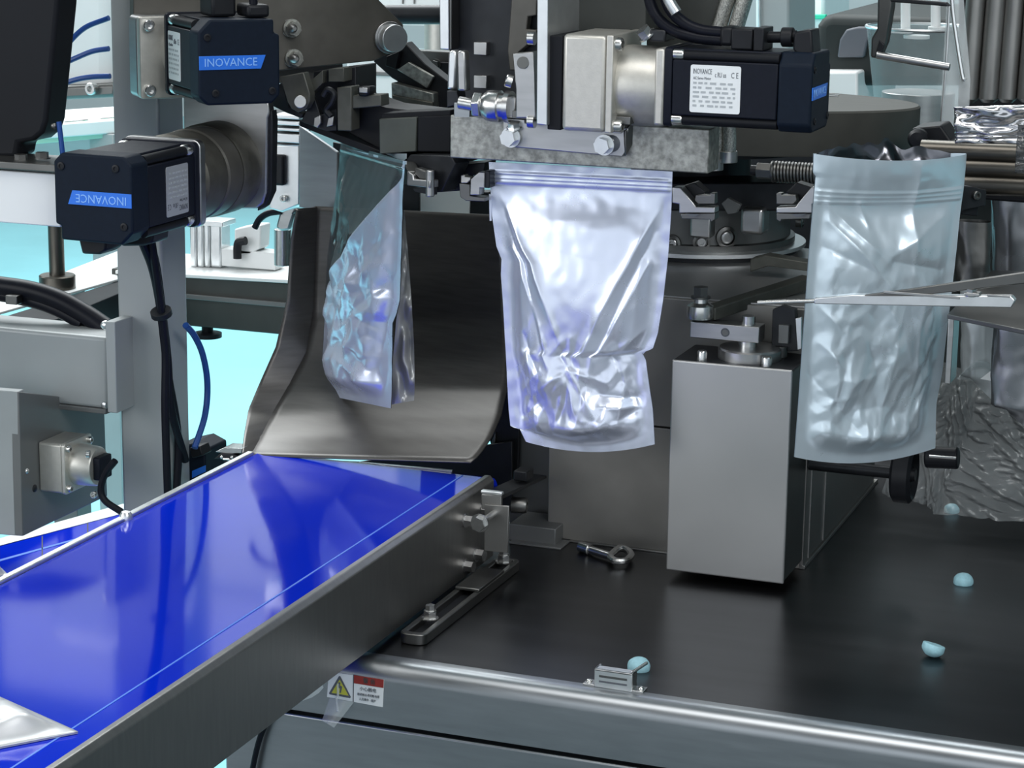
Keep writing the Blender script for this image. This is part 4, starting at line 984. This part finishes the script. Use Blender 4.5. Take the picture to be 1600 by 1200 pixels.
part('lug', G().pp(2.0, [(437, 120), (474, 113), (484, 146), (484, 158), (478, 170), (466, 176), (455, 170), (449, 160)], 0, .012), M_olv, cv2, bev=.001)
part('pin', G().cyl(PY(469, 159, 2.0), PY(469, 159, 1.992), .0062, n=28), M_steel, cv2, bev=.0006)
part('rear_arm', G().pp(2.015, [(418, 150), (440, 128), (452, 168), (474, 178), (470, 185), (446, 176), (424, 165)], 0, .015), M_blackm, cv2, bev=.001)
part('small_arm', G().pp(2.02, [(474, 136), (504, 110), (504, 130), (486, 148)], 0, .01), M_olv, cv2, bev=.0006)
cb2 = thing('clamp_body', 'black clamp body with an upright steel block beside the clevis', 'clamp')
part('body', G().pp(2.04, [(490, 112), (556, 104), (556, 152), (602, 168), (720, 182), (720, 258), (640, 258), (540, 205), (470, 190), (486, 160)], 0, .05), M_black, cb2, bev=.001)
part('upright_block', G().pp(2.012, [(526, 137), (549, 135), (549, 205), (527, 204)], 0, .02), M_olv, cb2, bev=.001)
part('side_web', G().pp(2.016, [(470, 190), (490, 150), (500, 180), (526, 170), (526, 204), (510, 205)], 0, .006), M_blackm, cb2, bev=.0006)
part('steel_tab', G().pp(2.010, [(491, 184), (500, 180), (501, 192), (496, 200), (490, 197)], 0, .004), M_steel, cb2, bev=.0005)
part('steel_tab', G().pp(2.010, [(513, 184), (521, 182), (520, 196), (510, 198)], 0, .004), M_steel, cb2, bev=.0005)
part('hose_loop', G().tube([PY(x, y, 2.01) for x, y in [(505, 150), (512, 140), (522, 146), (518, 160), (510, 172), (517, 182)]], .003, n=8), M_blackm, cb2, bev=0)
part('top_block', G().pp(2.02, [(513, 108), (537, 106), (537, 128), (513, 128)], 0, .02), M_olv, cb2, bev=.0006)
part('shelf', G().pp(2.015, [(550, 149), (595, 148), (596, 166), (550, 170)], 0, .02), M_olv, cb2, bev=.001)
part('knob', G().pp(2.010, [(557, 136), (578, 135), (578, 146), (573, 151), (560, 151)], 0, .015), M_black, cb2, bev=.002)
part('knob_plate', G().pb(2.009, 561, 137, 574, 145, 0, .001), M_steel, cb2, bev=.0004)
part('sloped_rail', G().pp(2.03, [(468, 189), (545, 216), (640, 254), (640, 262), (540, 226), (468, 197)], 0, .03), M_black, cb2, bev=.0006)
tb = thing('turret_block', 'dark green-grey squared turret block left of the seal bar', 'block')
part('left_block', G().pp(2.005, [(592, 186), (651, 183), (650, 237), (593, 241)], 0, .03), mat('green_grey', (0.060, 0.068, 0.060), .2, .5, .15, 50), tb, bev=.001)
part('right_block', G().pp(2.007, [(652, 183), (704, 180), (704, 238), (652, 237)], 0, .03), M_hous, tb, bev=.001)
part('top_strip', G().pp(2.010, [(595, 178), (640, 175), (704, 172), (704, 181), (595, 187)], 0, .03), M_hous, tb, bev=.001)
# ------------------------------------------------------------------ dark housing and white rail at the left edge
dh = thing('dark_housing', 'tall near-black machine housing filling the top left corner', 'housing')
part('housing', G().pp(1.80, [(-260, -320), (112, -320), (90, 10), (79, 120), (72, 190), (66, 208), (52, 220), (28, 224), (24, 246), (-260, 250)], 0, .035), M_hous, dh, bev=.004, seg=3)
bolt(dh, PY(84, 197, 1.80), (0, -1, 0), .003, .002, 'round', M_dsteel)
wr = thing('white_rail', 'white square rail end with dark clamp plate beside the lower servo motor', 'rail')
part('rail', G().pb(1.77, -160, 264, 93, 345, 0, .04), M_white, wr, bev=.0012)
part('clamp_plate', G().pb(1.765, -160, 250, 104, 262, 0, .06), M_dsteel, wr, bev=.001)
for px, py in ((33, 246), (66, 243)): bolt(wr, PY(px, py + 5, 1.785), (0, 0, 1), .006, .006, 'hex', M_dsteel)
part('white_tip', G().cyl(PY(92, 260, 1.765), PY(106, 257, 1.765), .006, n=16), M_white, wr, bev=.001)
fe2 = thing('blue_tube', 'thin dark blue air tube below the dark housing', 'tube')
part('tube', G().tube([PY(x, y, 1.80) for x, y in [(92, 190), (95, 215), (99, 250)]], .0024, n=10), M_tubeb, fe2, bev=0)
for k, (pts, lb) in enumerate((([(96, 85), (112, 62), (135, 42), (170, 28)], 'uppermost'), ([(98, 100), (120, 90), (145, 80), (170, 76)], 'middle'), ([(95, 132), (120, 124), (145, 120), (172, 119)], 'lowest'))):
    t = solo('blue_tube', G().tube([PY(x, y, 2.02) for x, y in pts], .0028, n=10), M_tubeb, lb + ' of three dark blue air tubes arching behind the dark housing', 'tube', 'blue air tubes at the upper left', bev=0)
# ------------------------------------------------------------------ lower left beam, gearbox frame
lb_ = thing('grey_beam', 'wide grey steel beam bolted to the left of the tall post', 'beam')
part('beam', G().pb(1.975, -160, 512, 168, 622, 0, .06), M_paint, lb_, bev=.004, seg=3)
part('end_plate', G().pb(1.965, 166, 503, 181, 645, 0, .085), M_paint, lb_, bev=.001)
for px, py in ((163, 508), (163, 632)): bolt(lb_, PY(px + 4, py, 1.978), (-1, -.2, 0), .005, .006, 'round', M_bright)
part('lower_lip', G().pb(1.974, -160, 622, 165, 630, 0, .06), M_paintd, lb_, bev=.001)
mf = thing('gearbox_housing', 'grey open box frame holding a small gearbox under the wide beam', 'frame')
fA = PY(34, 760, 1.90)
part('front_web', G().pp(1.90, [(-120, 600), (27, 612), (34, 838), (-120, 826)], 0, .012), M_paint, mf, bev=.001)
part('side_web', G().prism([PX(29, 612, fA.x), PX(163, 628, fA.x), PX(168, 775, fA.x), PX(36, 838, fA.x)], (-.010, 0, 0)), M_paintd, mf, bev=.001)
p = PX(42, 736, fA.x); bolt(mf, p, (1, 0, 0), .003, .002, 'round')
bolt(mf, PX(54, 763, fA.x), (1, 0, 0), .004, .002, 'round', M_blackm)
g4 = thing('planetary_gearbox', 'small grey square gearbox inside the open box frame', 'gearbox', 'servo gearboxes')
gxx = fA.x + .0005; gc = PX(82, 720, fA.x)
gz, gy = gc.z, gc.y; gh = .026
part('housing', G().prism([(gxx, gy + y, gz + z) for y, z in rrect(-gh, -gh, gh, gh, .003)], (.026, 0, 0)), M_alu, g4, bev=.001)
part('flange', G().prism([(gxx + .0265, gy + y, gz + z) for y, z in rrect(-gh * 1.02, -gh * 1.02, gh * 1.02, gh * 1.02, .003)], (.004, 0, 0)), M_alu, g4, bev=.0006)
part('neck', G().lathe((gxx + .0305, gy, gz), (1, 0, 0), [(.021, 0), (.0215, .003), (.0205, .022), (.019, .024)], 40), M_alu, g4, bev=0)
for sy, sz in ((-1, -1), (-1, 1), (1, 1)): bolt(g4, (gxx + .0305, gy + sy * gh * .8, gz + sz * gh * .8), (1, 0, 0), .0036, .004, 'cap')
part('motor_end', G().prism([(gxx + .0545, gy + y, gz + z) for y, z in rrect(-.012, -.012, .012, .012, .002)], (.008, 0, 0)), M_motor, g4, bev=.001)
bolt(g4, (gxx + .0545, gy - .017, gz + .017), (-1, -.3, 0), .004, .004, 'cap')
bolt(g4, (gxx + .06, gy - .019, gz - .024), (0, -1, 0), .0036, .004, 'cap')
lw = thing('looped_cable', 'black cable looping under the small gearbox to the post', 'cable')
part('cable', G().tube([PY(x, y, 1.93) for x, y in [(180, 720), (166, 738), (158, 762), (164, 782), (190, 800)]], .0036, n=10), M_rubber, lw, bev=0)
# rod with collar
rd = thing('collared_rod', 'dark round rod rising from a thick collar left of the tall post', 'rod')
ra = PZ(90, 450, PY(180, 445, 2.70).z + .004)
part('rod', G().cyl((ra.x, ra.y, ra.z + .01), (ra.x, ra.y, PY(90, 300, ra.y).z), .0105, n=32), M_rod, rd, bev=0)
zc0, zc1 = ra.z, PY(90, 429, ra.y).z
part('collar', G().lathe((ra.x, ra.y, 0), (0, 0, 1), [(.0235, zc0), (.0245, zc0 + .001), (.0245, zc1 - .0015), (.023, zc1), (.0105, zc1)], 40), M_rod, rd, bev=0)
hs2 = thing('black_hose', 'thick glossy black hose arching over the wide grey beam', 'hose')
part('hose', G().tube([PY(x, y, 2.02) for x, y in [(-60, 440), (0, 447), (50, 455), (95, 470), (135, 492), (165, 512)]], .0105, n=16), M_rubber, hs2, bev=0)
part('hose', G().tube([PY(x, y, 2.02) for x, y in [(-60, 452), (0, 460), (50, 470), (90, 484), (130, 505)]], .0075, n=16), M_rubber, hs2, bev=0)
part('saddle', G().pb(2.0, 8, 462, 26, 476, 0, .012), M_dsteel, hs2, bev=.001)
# ------------------------------------------------------------------ rear frame behind the post
rf = thing('machine_stand', 'low rear steel frame with white top edge behind the tall post', 'frame')
RV = 2.75
part('cross_beam', G().pb(RV, 175, 432, 470, 512, 0, .03), M_dgreen, rf, bev=.002)
part('beam_rib', G().pb(RV - .004, 175, 462, 470, 470, 0, .004), M_paintd, rf, bev=.001)
part('white_top', G().prism([PY(180, 428, RV - .006), PY(470, 444, RV - .006), PY(470, 444, RV - .006) + V((0, .16, 0)), PY(180, 428, RV - .006) + V((0, .16, 0))], (0, 0, .005)), M_white, rf, bev=.001)
za = PY(180, 445, 2.70).z
part('side_beam', G().prism([PZ(-140, 540, za), PZ(182, 440, za), PZ(230, 440, za), PZ(-60, 560, za)], (0, 0, -.075)), M_hous, rf, bev=.001)
part('white_side_top', G().prism([PZ(-140, 500, za), PZ(30, 462, za), PZ(110, 425, za), PZ(184, 396, za), PZ(184, 440, za), PZ(-140, 532, za)], (0, 0, .004)), M_white, rf, bev=.001)
fz = PY(316, 512, RV)
part('levelling_foot', G().lathe((fz.x, RV + .015, fz.z - .016), (0, 0, 1), [(.020, 0), (.020, .006), (.008, .008), (.008, .018)], 24), M_black, rf, bev=0)
part('stand', G().box((fz.x - .28, RV + .05, 0), (fz.x - .24, RV + .09, fz.z + .02)), M_paintd, rf, bev=.001)
# pneumatics
pn = thing('air_cylinder', 'ribbed silver air cylinder standing on the white rear frame top', 'cylinder')
for i, (x0, x1) in enumerate(((296, 306), (307, 317), (318, 327), (328, 345))):
    part('ribbed_barrel', G().pb(2.80, x0, 350, x1, 418, 0, .03), M_bright, pn, bev=.003, seg=3)
part('head', G().pb(2.795, 294, 345, 348, 353, 0, .04), M_bright, pn, bev=.001)
vl = thing('valve_block', 'pale valve block with a black elbow fitting on the rear frame', 'valve')
part('block', G().pp(2.80, [(366, 358), (392, 352), (408, 352), (406, 388), (390, 398), (366, 398)], 0, .03), M_white, vl, bev=.002)
part('elbow', G().tube([PY(x, y, 2.79) for x, y in [(384, 376), (374, 378), (371, 386), (371, 404)]], .006, n=12), M_black, vl, bev=0)
part('base', G().pb(2.80, 346, 392, 430, 419, 0, .03), M_white, vl, bev=.001)
ct = thing('tube_column', 'short chrome column with rounded pale bracket left of the chute', 'column')
part('column', G().cyl(PY(442, 358, 2.42), PY(442, 414, 2.42), .0105, n=24), M_chrome, ct, bev=.0005)
part('bracket', G().pp(2.40, [(437, 330), (447, 303), (468, 310), (458, 340), (452, 360), (438, 362), (430, 355)], 0, .012), M_steel, ct, bev=.003)
ar = thing('cable_arc', 'short black cable arcing left of the chrome column', 'cable')
part('cable', G().tube([PY(x, y, 2.40) for x, y in [(398, 356), (406, 342), (420, 333), (440, 330)]], .004, n=10), M_rubber, ar, bev=0)
ab = thing('slide_unit', 'bright aluminium slide block with black connector left of the grey guard', 'slide')
part('block', G().pp(2.36, [(418, 226), (468, 226), (468, 320), (440, 332), (420, 326)], 0, .05), M_bright, ab, bev=.002)
for k, (y0, y1) in enumerate(((180, 186), (189, 196), (200, 205), (209, 223))):
    part('rail', G().pb(2.355, 424, y0, 468, y1, 0, .03), M_bright, ab, bev=.001)
part('rail_back', G().pb(2.38, 416, 176, 468, 226, 0, .03), M_black, ab, bev=.001)
c_ = part('connector', G().pb(2.352, 421, 242, 443, 290, 0, .012), M_black, ab, bev=.003)
for py in (248, 284): bolt(c_, PY(428, py, 2.352), (0, -1, 0), .0028, .002, 'cap')
bolt(ab, PY(444, 310, 2.358), (0, -1, 0), .004, .004, 'cap')
# ================================================================== right side
pnc = thing('pincer', 'long slim steel pincer crossing in front of the open teal pouch', 'pincer')
QV = 1.875
part('lower_blade', G().pp(QV, [(1272, 466), (1330, 461), (1580, 463), (1586, 470), (1580, 481), (1272, 475)], 0, .010), M_bright, pnc, bev=.0008)
part('tip_rod', G().cyl(PY(1184, 473, QV + .005), PY(1276, 470, QV + .005), .0019, n=12), M_chrome, pnc, bev=0)
part('upper_blade', G().prism([PY(1330, 464, QV), PY(1420, 452, QV), PY(1680, 414, QV), PY(1680, 434, QV), PY(1420, 464, QV)], (0, .006, 0)), M_dsteel, pnc, bev=.0008)
part('washer', G().pb(QV - .001, 1507, 458, 1530, 463, 0, .012), M_steel, pnc, bev=.0005)
bolt(pnc, PY(1518, 461, QV + .004), (0, -.15, 1), .0048, .006, 'hex')
part('slot_strip', G().pb(QV - .0006, 1380, 459, 1500, 463, 0, .002), M_steel, pnc, bev=.0003)
part('slot_strip', G().pb(QV - .0006, 1542, 461, 1578, 464, 0, .002), M_steel, pnc, bev=.0003)
# bracket plate with leg
bp_ = thing('shelf_bracket', 'dark steel shelf plate on a thin leg below the pincer handle', 'shelf')
za = PY(1560, 492, 1.98).z
part('shelf', G().prism([PZ(1480, 491, za), PZ(1700, 536, za), PZ(1700, 536, za) + V((0, .36, 0)), PZ(1480, 491, za) + V((0, .24, 0))], (0, 0, -.004)), M_dsteel, bp_, bev=.0006)
part('leg', G().box((PY(1483, 540, 1.99).x - .002, 1.99, PY(1483, 600, 1.99).z), (PY(1483, 540, 1.99).x + .003, 2.02, za - .004)), M_steel, bp_, bev=.0006)
# hanging silver bags behind
def hang(label, cx, y0, y1, rpx, v, m, lean=0, nm='hanging_pouch', cat='pouch'):
    c0, c1 = PY(cx, y0, v), PY(cx + lean, y1, v)
    if 470 < y0 < 520: c0.z = za - .0045
    r = (PY(cx + rpx, y0, v) - PY(cx - rpx, y0, v)).length / 2
    def fn(a, b):
        t = a * 2 * math.pi; p = c0.lerp(c1, b)
        k = 1 + .10 * noise.noise(V((math.cos(t) * 2, math.sin(t) * 2, b * 3 + cx))) + .04 * noise.noise(V((math.cos(t) * 5, math.sin(t) * 5, b * 9)))
        e = smooth(0, .12, 1 - b) * .35 + .65
        return p + V((math.cos(t) * r * k * e, math.sin(t) * r * .6 * k * e, -.012 * (0 if b < .9 else math.cos(t)) * (b - .9) * 10))
    return solo(nm, G().grid(fn, 40, 40), m, label, cat, 'silver pouches waiting at the right', bev=0, fix=False, sharp=180)
M_silv = mat('grey_silver_film', (0.30, 0.31, 0.33), .85, .28, .08, 20)
hang('dark silver pouch hanging under the shelf plate at the right edge', 1592, 505, 652, 42, 2.02, M_silv, -2)
hang('pale grey rounded pouch hanging under the shelf plate beside the thin leg', 1532, 485, 605, 34, 2.16, mat('pale_pouch', (.42, .46, .47), .5, .35, .05, 20), 2)
hang('tall grey see-through pouch hanging behind the pincer handle', 1590, 290, 500, 42, 2.30, M_silv, 4)
hang('bright steel-grey pouch edge right of the open teal pouch', 1520, 345, 470, 28, 2.22, M_dsteel, 0)
cup = thing('white_cup', 'pale plastic scoop lying on the clear sheet under the shelf plate', 'scoop')
part('bowl', G().grid(lambda a, b: PY(1496 + 60 * a, 592 - 28 * math.sin(math.pi * a * .8) * b, 2.16 - .02 * b), 16, 8), M_hopper, cup, bev=0, fix=False, solid=.001)
part('flap', G().pp(2.12, [(1532, 592), (1554, 575), (1554, 596)], 0, .001), M_white, cup, bev=0)
# crumpled plastic sheet
def sheet(a, b):
    top = [(1450, 556), (1500, 575), (1540, 592), (1640, 640)]; bot = [(1380, 768), (1440, 782), (1470, 800), (1640, 818)]
    def at(L, a):
        k = a * 3; i = min(int(k), 2); f = k - i
        return (L[i][0] + (L[i + 1][0] - L[i][0]) * f, L[i][1] + (L[i + 1][1] - L[i][1]) * f)
    x0, y0 = at(top, a); x1, y1 = at(bot, a)
    p = PY(x0 + (x1 - x0) * b, y0 + (y1 - y0) * b, 2.40 - .12 * b)
    k1, k2 = a - b * .9, a + b * .8
    n = noise.noise(V((k1 * 5, k2 * 2.2, 1))) * .020 + abs(noise.noise(V((k1 * 11, k2 * 3, 5)))) * .016 + abs(noise.noise(V((k1 * 9 - k2 * 6, k2 * 12, 8)))) * .012 + abs(noise.noise(V((a * 22, b * 20, 3)))) * .004
    p.y -= n * (.3 + .7 * min(1, b * 3)); p.z = max(p.z, ZT + .001)
    return p
cs = solo('plastic_sheet', G().grid(sheet, 130, 110), mat('crumpled_film', (.40, .43, .44), 0, .25, .1, 20, alpha=.30, coat=.4), 'crumpled clear plastic sheet heaped on the table at the right', 'plastic sheet', bev=0, fix=False, sharp=180)
# black handwheel
hw = thing('hand_wheel', 'black hand wheel with stub handle low behind the open teal pouch', 'wheel')
wc = PX(1408, 740, TU1 + .030 + .06)
part('wheel', G().lathe(wc, (1, 0, 0), [(.010, -.006), (.024, -.007), (.028, -.004), (.028, .010), (.024, .013), (.020, .008), (.008, .006), (.006, .014)], 40), M_black, hw, bev=0)
part('handle', G().cyl(PY(1446, 714, wc.y), PY(1498, 716, wc.y), .0105, n=24), M_black, hw, bev=.002)
part('handle_band', G().tube([PY(1452, 713, wc.y - .0098), PY(1494, 716, wc.y - .0098)], .0014, k=0), M_chrome, hw, bev=0)
part('hub', G().cyl(V((TU1, wc.y, wc.z)), wc, .006, n=20), M_blackm, hw, bev=0)
# rods at upper right
for k, (y, lb, rr) in enumerate(((238, 'uppermost', .0100), (262, 'middle', .0100), (288, 'lowest', .0105))):
    solo('guide_rod', G().cyl(PY(1440, y - 4, 2.22), PY(1720, y + 8, 2.22), rr, n=28), M_rod, lb + ' of three dark bronze guide rods beside the top of the open teal pouch', 'rod', 'guide rods at the right', bev=0)
cs2 = thing('rod_carrier', 'black cast carrier behind the guide rods at the right', 'carrier')
part('carrier', G().pp(2.26, [(1425, 200), (1470, 196), (1486, 220), (1640, 224), (1640, 320), (1500, 310), (1425, 260)], 0, .05), M_black, cs2, bev=.002)
part('knob', G().lathe(PY(1436, 216, 2.25), (0, -1, 0), [(.010, 0), (.010, .008), (.007, .012), (0, .013)], 24), M_black, cs2, bev=0)
# flat silver pouches on the carrier
def flat(label, px, v, m, seed):
    c = [PY(x, y, v) for x, y in px]
    def fn(a, b):
        p = c[0].lerp(c[1], a).lerp(c[3].lerp(c[2], a), b)
        p.y -= .006 * noise.noise(V((a * 4, b * 3, seed))) + .003 * noise.noise(V((a * 9, b * 8, seed))) - (.002 if .74 < b < .78 or .86 < b < .9 else 0)
        return p
    solo('blank_pouch', G().grid(fn, 40, 30), m, label, 'pouch', 'blank silver pouches in the magazine', bev=0, fix=False, sharp=180, solid=.0008)
flat('shiny silver pouch top with zip ribs laid across the guide rods', [(1490, 168), (1700, 160), (1700, 226), (1492, 224)], 2.17, mat('bright_silver_film', (.62, .62, .64), 1, .2, .05, 20), 2)
flat('grey see-through pouch side at the right edge before the guide rods', [(1590, 195), (1680, 195), (1690, 275), (1586, 270)], 2.10, M_film, 6)
# steel tubes
for k, (x0, x1, lb) in enumerate(((1497, 1528, 'first'), (1528, 1560, 'second'), (1558, 1588, 'third'), (1588, 1625, 'fourth'))):
    xm, r = (x0 + x1) / 2, (PY(x1, 80, 2.45) - PY(x0, 80, 2.45)).length / 2
    q = PY(xm, 160, 2.45)
    solo('steel_tube', G().lathe(q, (0.02, 0, 1), [(r * .6, 0), (r, .004), (r, .5)], 36), M_side, lb + ' from the left of the upright dark steel tubes at the upper right', 'tube', 'upright steel tubes at the right', bev=0)
# clear hopper
rbp = thing('machine_housing', 'dark grey machine body panels behind the rotor and the hanging silver pouches', 'machine body')
part('rotor_back_panel', G().pp(2.95, [(985, 236), (1300, 236), (1300, 900), (985, 900)], 0, .02), M_blackm, rbp, bev=.002)
part('right_panel', G().pp(2.9, [(1300, 262), (1800, 262), (1800, 900), (1300, 900)], 0, .02), M_hood, rbp, bev=.002)
part('tube_back_panel', G().pp(2.8, [(1500, -260), (1800, -260), (1800, 270), (1496, 270)], 0, .02), M_black, rbp, bev=.002)
hp = thing('clear_hopper', 'clear tapering plastic hopper behind the round cover disc', 'hopper')
hv = 2.75; hc = PY(1420, 120, hv); hr0 = (PY(1505, 50, hv) - PY(1330, 50, hv)).length / 2; hr1 = (PY(1490, 195, hv) - PY(1362, 195, hv)).length / 2
part('cone', G().lathe((hc.x, hv + hr0, 0), (0, 0, 1), [(hr1, PY(1420, 200, hv).z), (hr0, PY(1420, 48, hv).z)], 48), M_hopper, hp, bev=0, fix=False) 
part('rim', G().tube([(hc.x + hr0 * math.cos(i * math.pi / 16), hv + hr0 + hr0 * math.sin(i * math.pi / 16), PY(1420, 48, hv).z) for i in range(32)], .002, n=6, k=0, closed=True), M_bright, hp, bev=0)
part('bright_base', G().cyl((hc.x, hv + hr0, PY(1430, 205, hv).z - .03), (hc.x, hv + hr0, PY(1430, 152, hv).z), hr1 * .9, n=40), M_steel, hp, bev=.001)
lampz = PY(1400, 55, hv + hr0).z
for px, py, w_ in ((1407, 51, 18), (1432, 60, 19), (1465, 47, 14)):
    q = PY(px, py, hv + hr0); rr = w_ * 3.0 / FPX
    part('white_disc', G().lathe(q, (0, 0, 1), [(rr, 0), (rr, .004), (0, .005)], 28), M_white, hp, bev=0)
for px in (1415, 1462): part('white_post', G().cyl(PY(px, -60, hv + hr0), PY(px, 48, hv + hr0), .006, n=16), M_white, hp, bev=0)
pv = thing('clear_guard_panel', 'clear plastic guard strip with bright edges right of the hopper', 'guard')
part('panel', G().pp(2.4, [(1482, -60), (1500, -60), (1516, 125), (1514, 165), (1492, 200), (1468, 198)], 0, .004), M_clear, pv, bev=.0005)
part('bright_edge', G().tube([PY(x, y, 2.395) for x, y in [(1485, -30), (1490, 30), (1503, 115), (1508, 125)]], .0024, n=8), M_bright, pv, bev=0)
part('bright_edge', G().tube([PY(x, y, 2.395) for x, y in [(1483, 10), (1478, 100), (1470, 196)]], .0014, n=8), M_bright, pv, bev=0)
ba = thing('bracket_arm', 'dark jointed bracket arm with a thin rod before the hopper', 'arm')
part('upright', G().pp(2.3, [(1374, -120), (1398, -120), (1394, 10), (1385, 66), (1374, 92), (1360, 90), (1361, 60), (1370, 45)], 0, .018), M_dsteel, ba, bev=.002)
part('top_bar', G().pp(2.3, [(1390, -4), (1478, 4), (1484, 10), (1478, 10), (1390, 3)], 0, .01), M_blackm, ba, bev=.001)
part('clip', G().pp(2.297, [(1374, 62), (1382, 70), (1378, 82), (1366, 90)], 0, .006), M_blackm, ba, bev=.001)
part('rod', G().cyl(PY(1370, 86, 2.295), PY(1484, 105, 2.295), .0038, n=16), M_steel, ba, bev=.0005)
# ================================================================== machinery far behind
hd = thing('grey_hood', 'dark grey rounded hood of a machine behind the cover disc', 'hood')
part('hood', G().pp(3.6, [(1273, 135), (1275, 40), (1284, 25), (1300, 22), (1520, 30), (1520, 135)], 0, .4), M_hood, hd, bev=.02, seg=3)
part('hood_base', G().pp(3.55, [(1268, 112), (1340, 112), (1350, 1290), (1275, 1290)], 0, .3), M_white, hd, bev=.004)
part('door_arch', G().pp(3.59, [(1308, 90), (1312, 62), (1322, 46), (1340, 42), (1360, 42), (1350, 90)], 0, .02), M_ink, hd, bev=.003)
wm = thing('white_machine', 'white cabinet machine with green stripe far behind at the upper right', 'machine')
part('cabinet', G().pp(6.0, [(1180, -200), (1262, -200), (1262, 200), (1180, 200)], 0, .5), M_wall, wm, bev=.01)
part('side_cabinet', G().pp(5.9, [(1243, -200), (1292, -200), (1288, 60), (1243, 60)], 0, .3), M_white, wm, bev=.01)
part('stripe', G().pp(5.88, [(1243, 23), (1290, 23), (1289, 30), (1243, 30)], 0, .02), M_green, wm, bev=.002)
part('post', G().pp(5.5, [(1232, -200), (1246, -200), (1246, 120), (1232, 120)], 0, .1), M_paintd, wm, bev=.004)
wp = thing('grey_column', 'pale grey upright column far behind the braided hoses', 'column')
part('column', G().pp(4.0, [(1184, -200), (1234, -200), (1234, 120), (1184, 120)], 0, .2), M_paint, wp, bev=.006)
part('edge', G().pp(3.99, [(1184, -200), (1188, -200), (1188, 120), (1184, 120)], 0, .02), M_bright, wp, bev=.002)
wc2 = thing('white_cowl', 'white curved machine cowl behind the dark blue tubes at the upper left', 'machine')
part('cowl', G().pp(3.2, [(60, -200), (180, -200), (180, 150), (60, 150)], 0, .3), M_white, wc2, bev=.03, seg=4)
part('lower_lip', G().pp(3.18, [(60, 135), (180, 130), (180, 152), (60, 158)], 0, .1), M_dsteel, wc2, bev=.006)
bolt(wc2, PY(146, 138, 3.18), (0, -1, 0), .010, .012, 'cap')
wt = thing('white_table', 'white bench top with pale green edge far behind the post', 'bench')
ztt = .95
part('top', G().prism([PZ(-200, 190, ztt), PZ(200, 165, ztt), PZ(210, 185, ztt), PZ(-200, 215, ztt)], (0, 0, -.03)), M_white, wt, bev=.003)
part('green_edge', G().prism([PZ(-200, 212, ztt), PZ(205, 180, ztt), PZ(205, 184, ztt), PZ(-200, 217, ztt)], (0, 0, -.04)), mat('pale_green', (.35, .62, .5), 0, .5, .03), wt, bev=.002)
lg = PZ(120, 190, ztt); part('leg', G().box((lg.x, lg.y + .05, 0), (lg.x + .06, lg.y + .11, ztt - .03)), M_paint, wt, bev=.002)
vm = thing('white_valve_bank', 'bright white machine parts far behind the dark link arm', 'machine')
part('bank', G().pb(3.4, 590, -60, 705, 40, 0, .2), M_white, vm, bev=.006)
for x in (628, 646): part('groove', G().pb(3.396, x, -60, x + 1.5, 6, 0, .004), M_dsteel, vm, bev=0)
q = PY(668, 75, 3.0); part('round_can', G().cyl((q.x, q.y + .05, PY(668, 82, 3.0).z), (q.x, q.y + .05, PY(668, 30, 3.0).z), .024, n=28), M_alu, vm, bev=.001)
part('lower_block', G().pb(3.3, 540, 90, 640, 190, 0, .2), M_white, vm, bev=.006)
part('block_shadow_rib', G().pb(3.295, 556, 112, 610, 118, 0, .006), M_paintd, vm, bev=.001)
# black cable hanging in front of the base
fc_ = thing('floor_cable', 'black cable hanging down the front of the machine base', 'cable')
part('cable', G().tube([PY(x, y, YF - .006) for x, y in [(425, 1105), (415, 1130), (404, 1160), (394, 1205), (380, 1290)]], .0026, n=10), M_rubber, fc_, bev=0)
# ================================================================== settle origins: every Empty at the base of its thing
bpy.context.view_layer.update()
def sub(o):
    for c in o.children:
        yield c; yield from sub(c)
for o in THINGS:
    objs = [o] + list(sub(o))
    pts = [c.matrix_world @ v.co for c in objs if c.type == 'MESH' for v in c.data.vertices]
    lo = [min(p[i] for p in pts) for i in range(3)]; hi = [max(p[i] for p in pts) for i in range(3)]
    b = V(((lo[0] + hi[0]) / 2, (lo[1] + hi[1]) / 2, lo[2]))
    if o.type == 'MESH': o.data.transform(Matrix.Translation(-b))
    o.location = b
    for c in o.children:
        if o.type == 'MESH': continue
        c.location = c.location - b
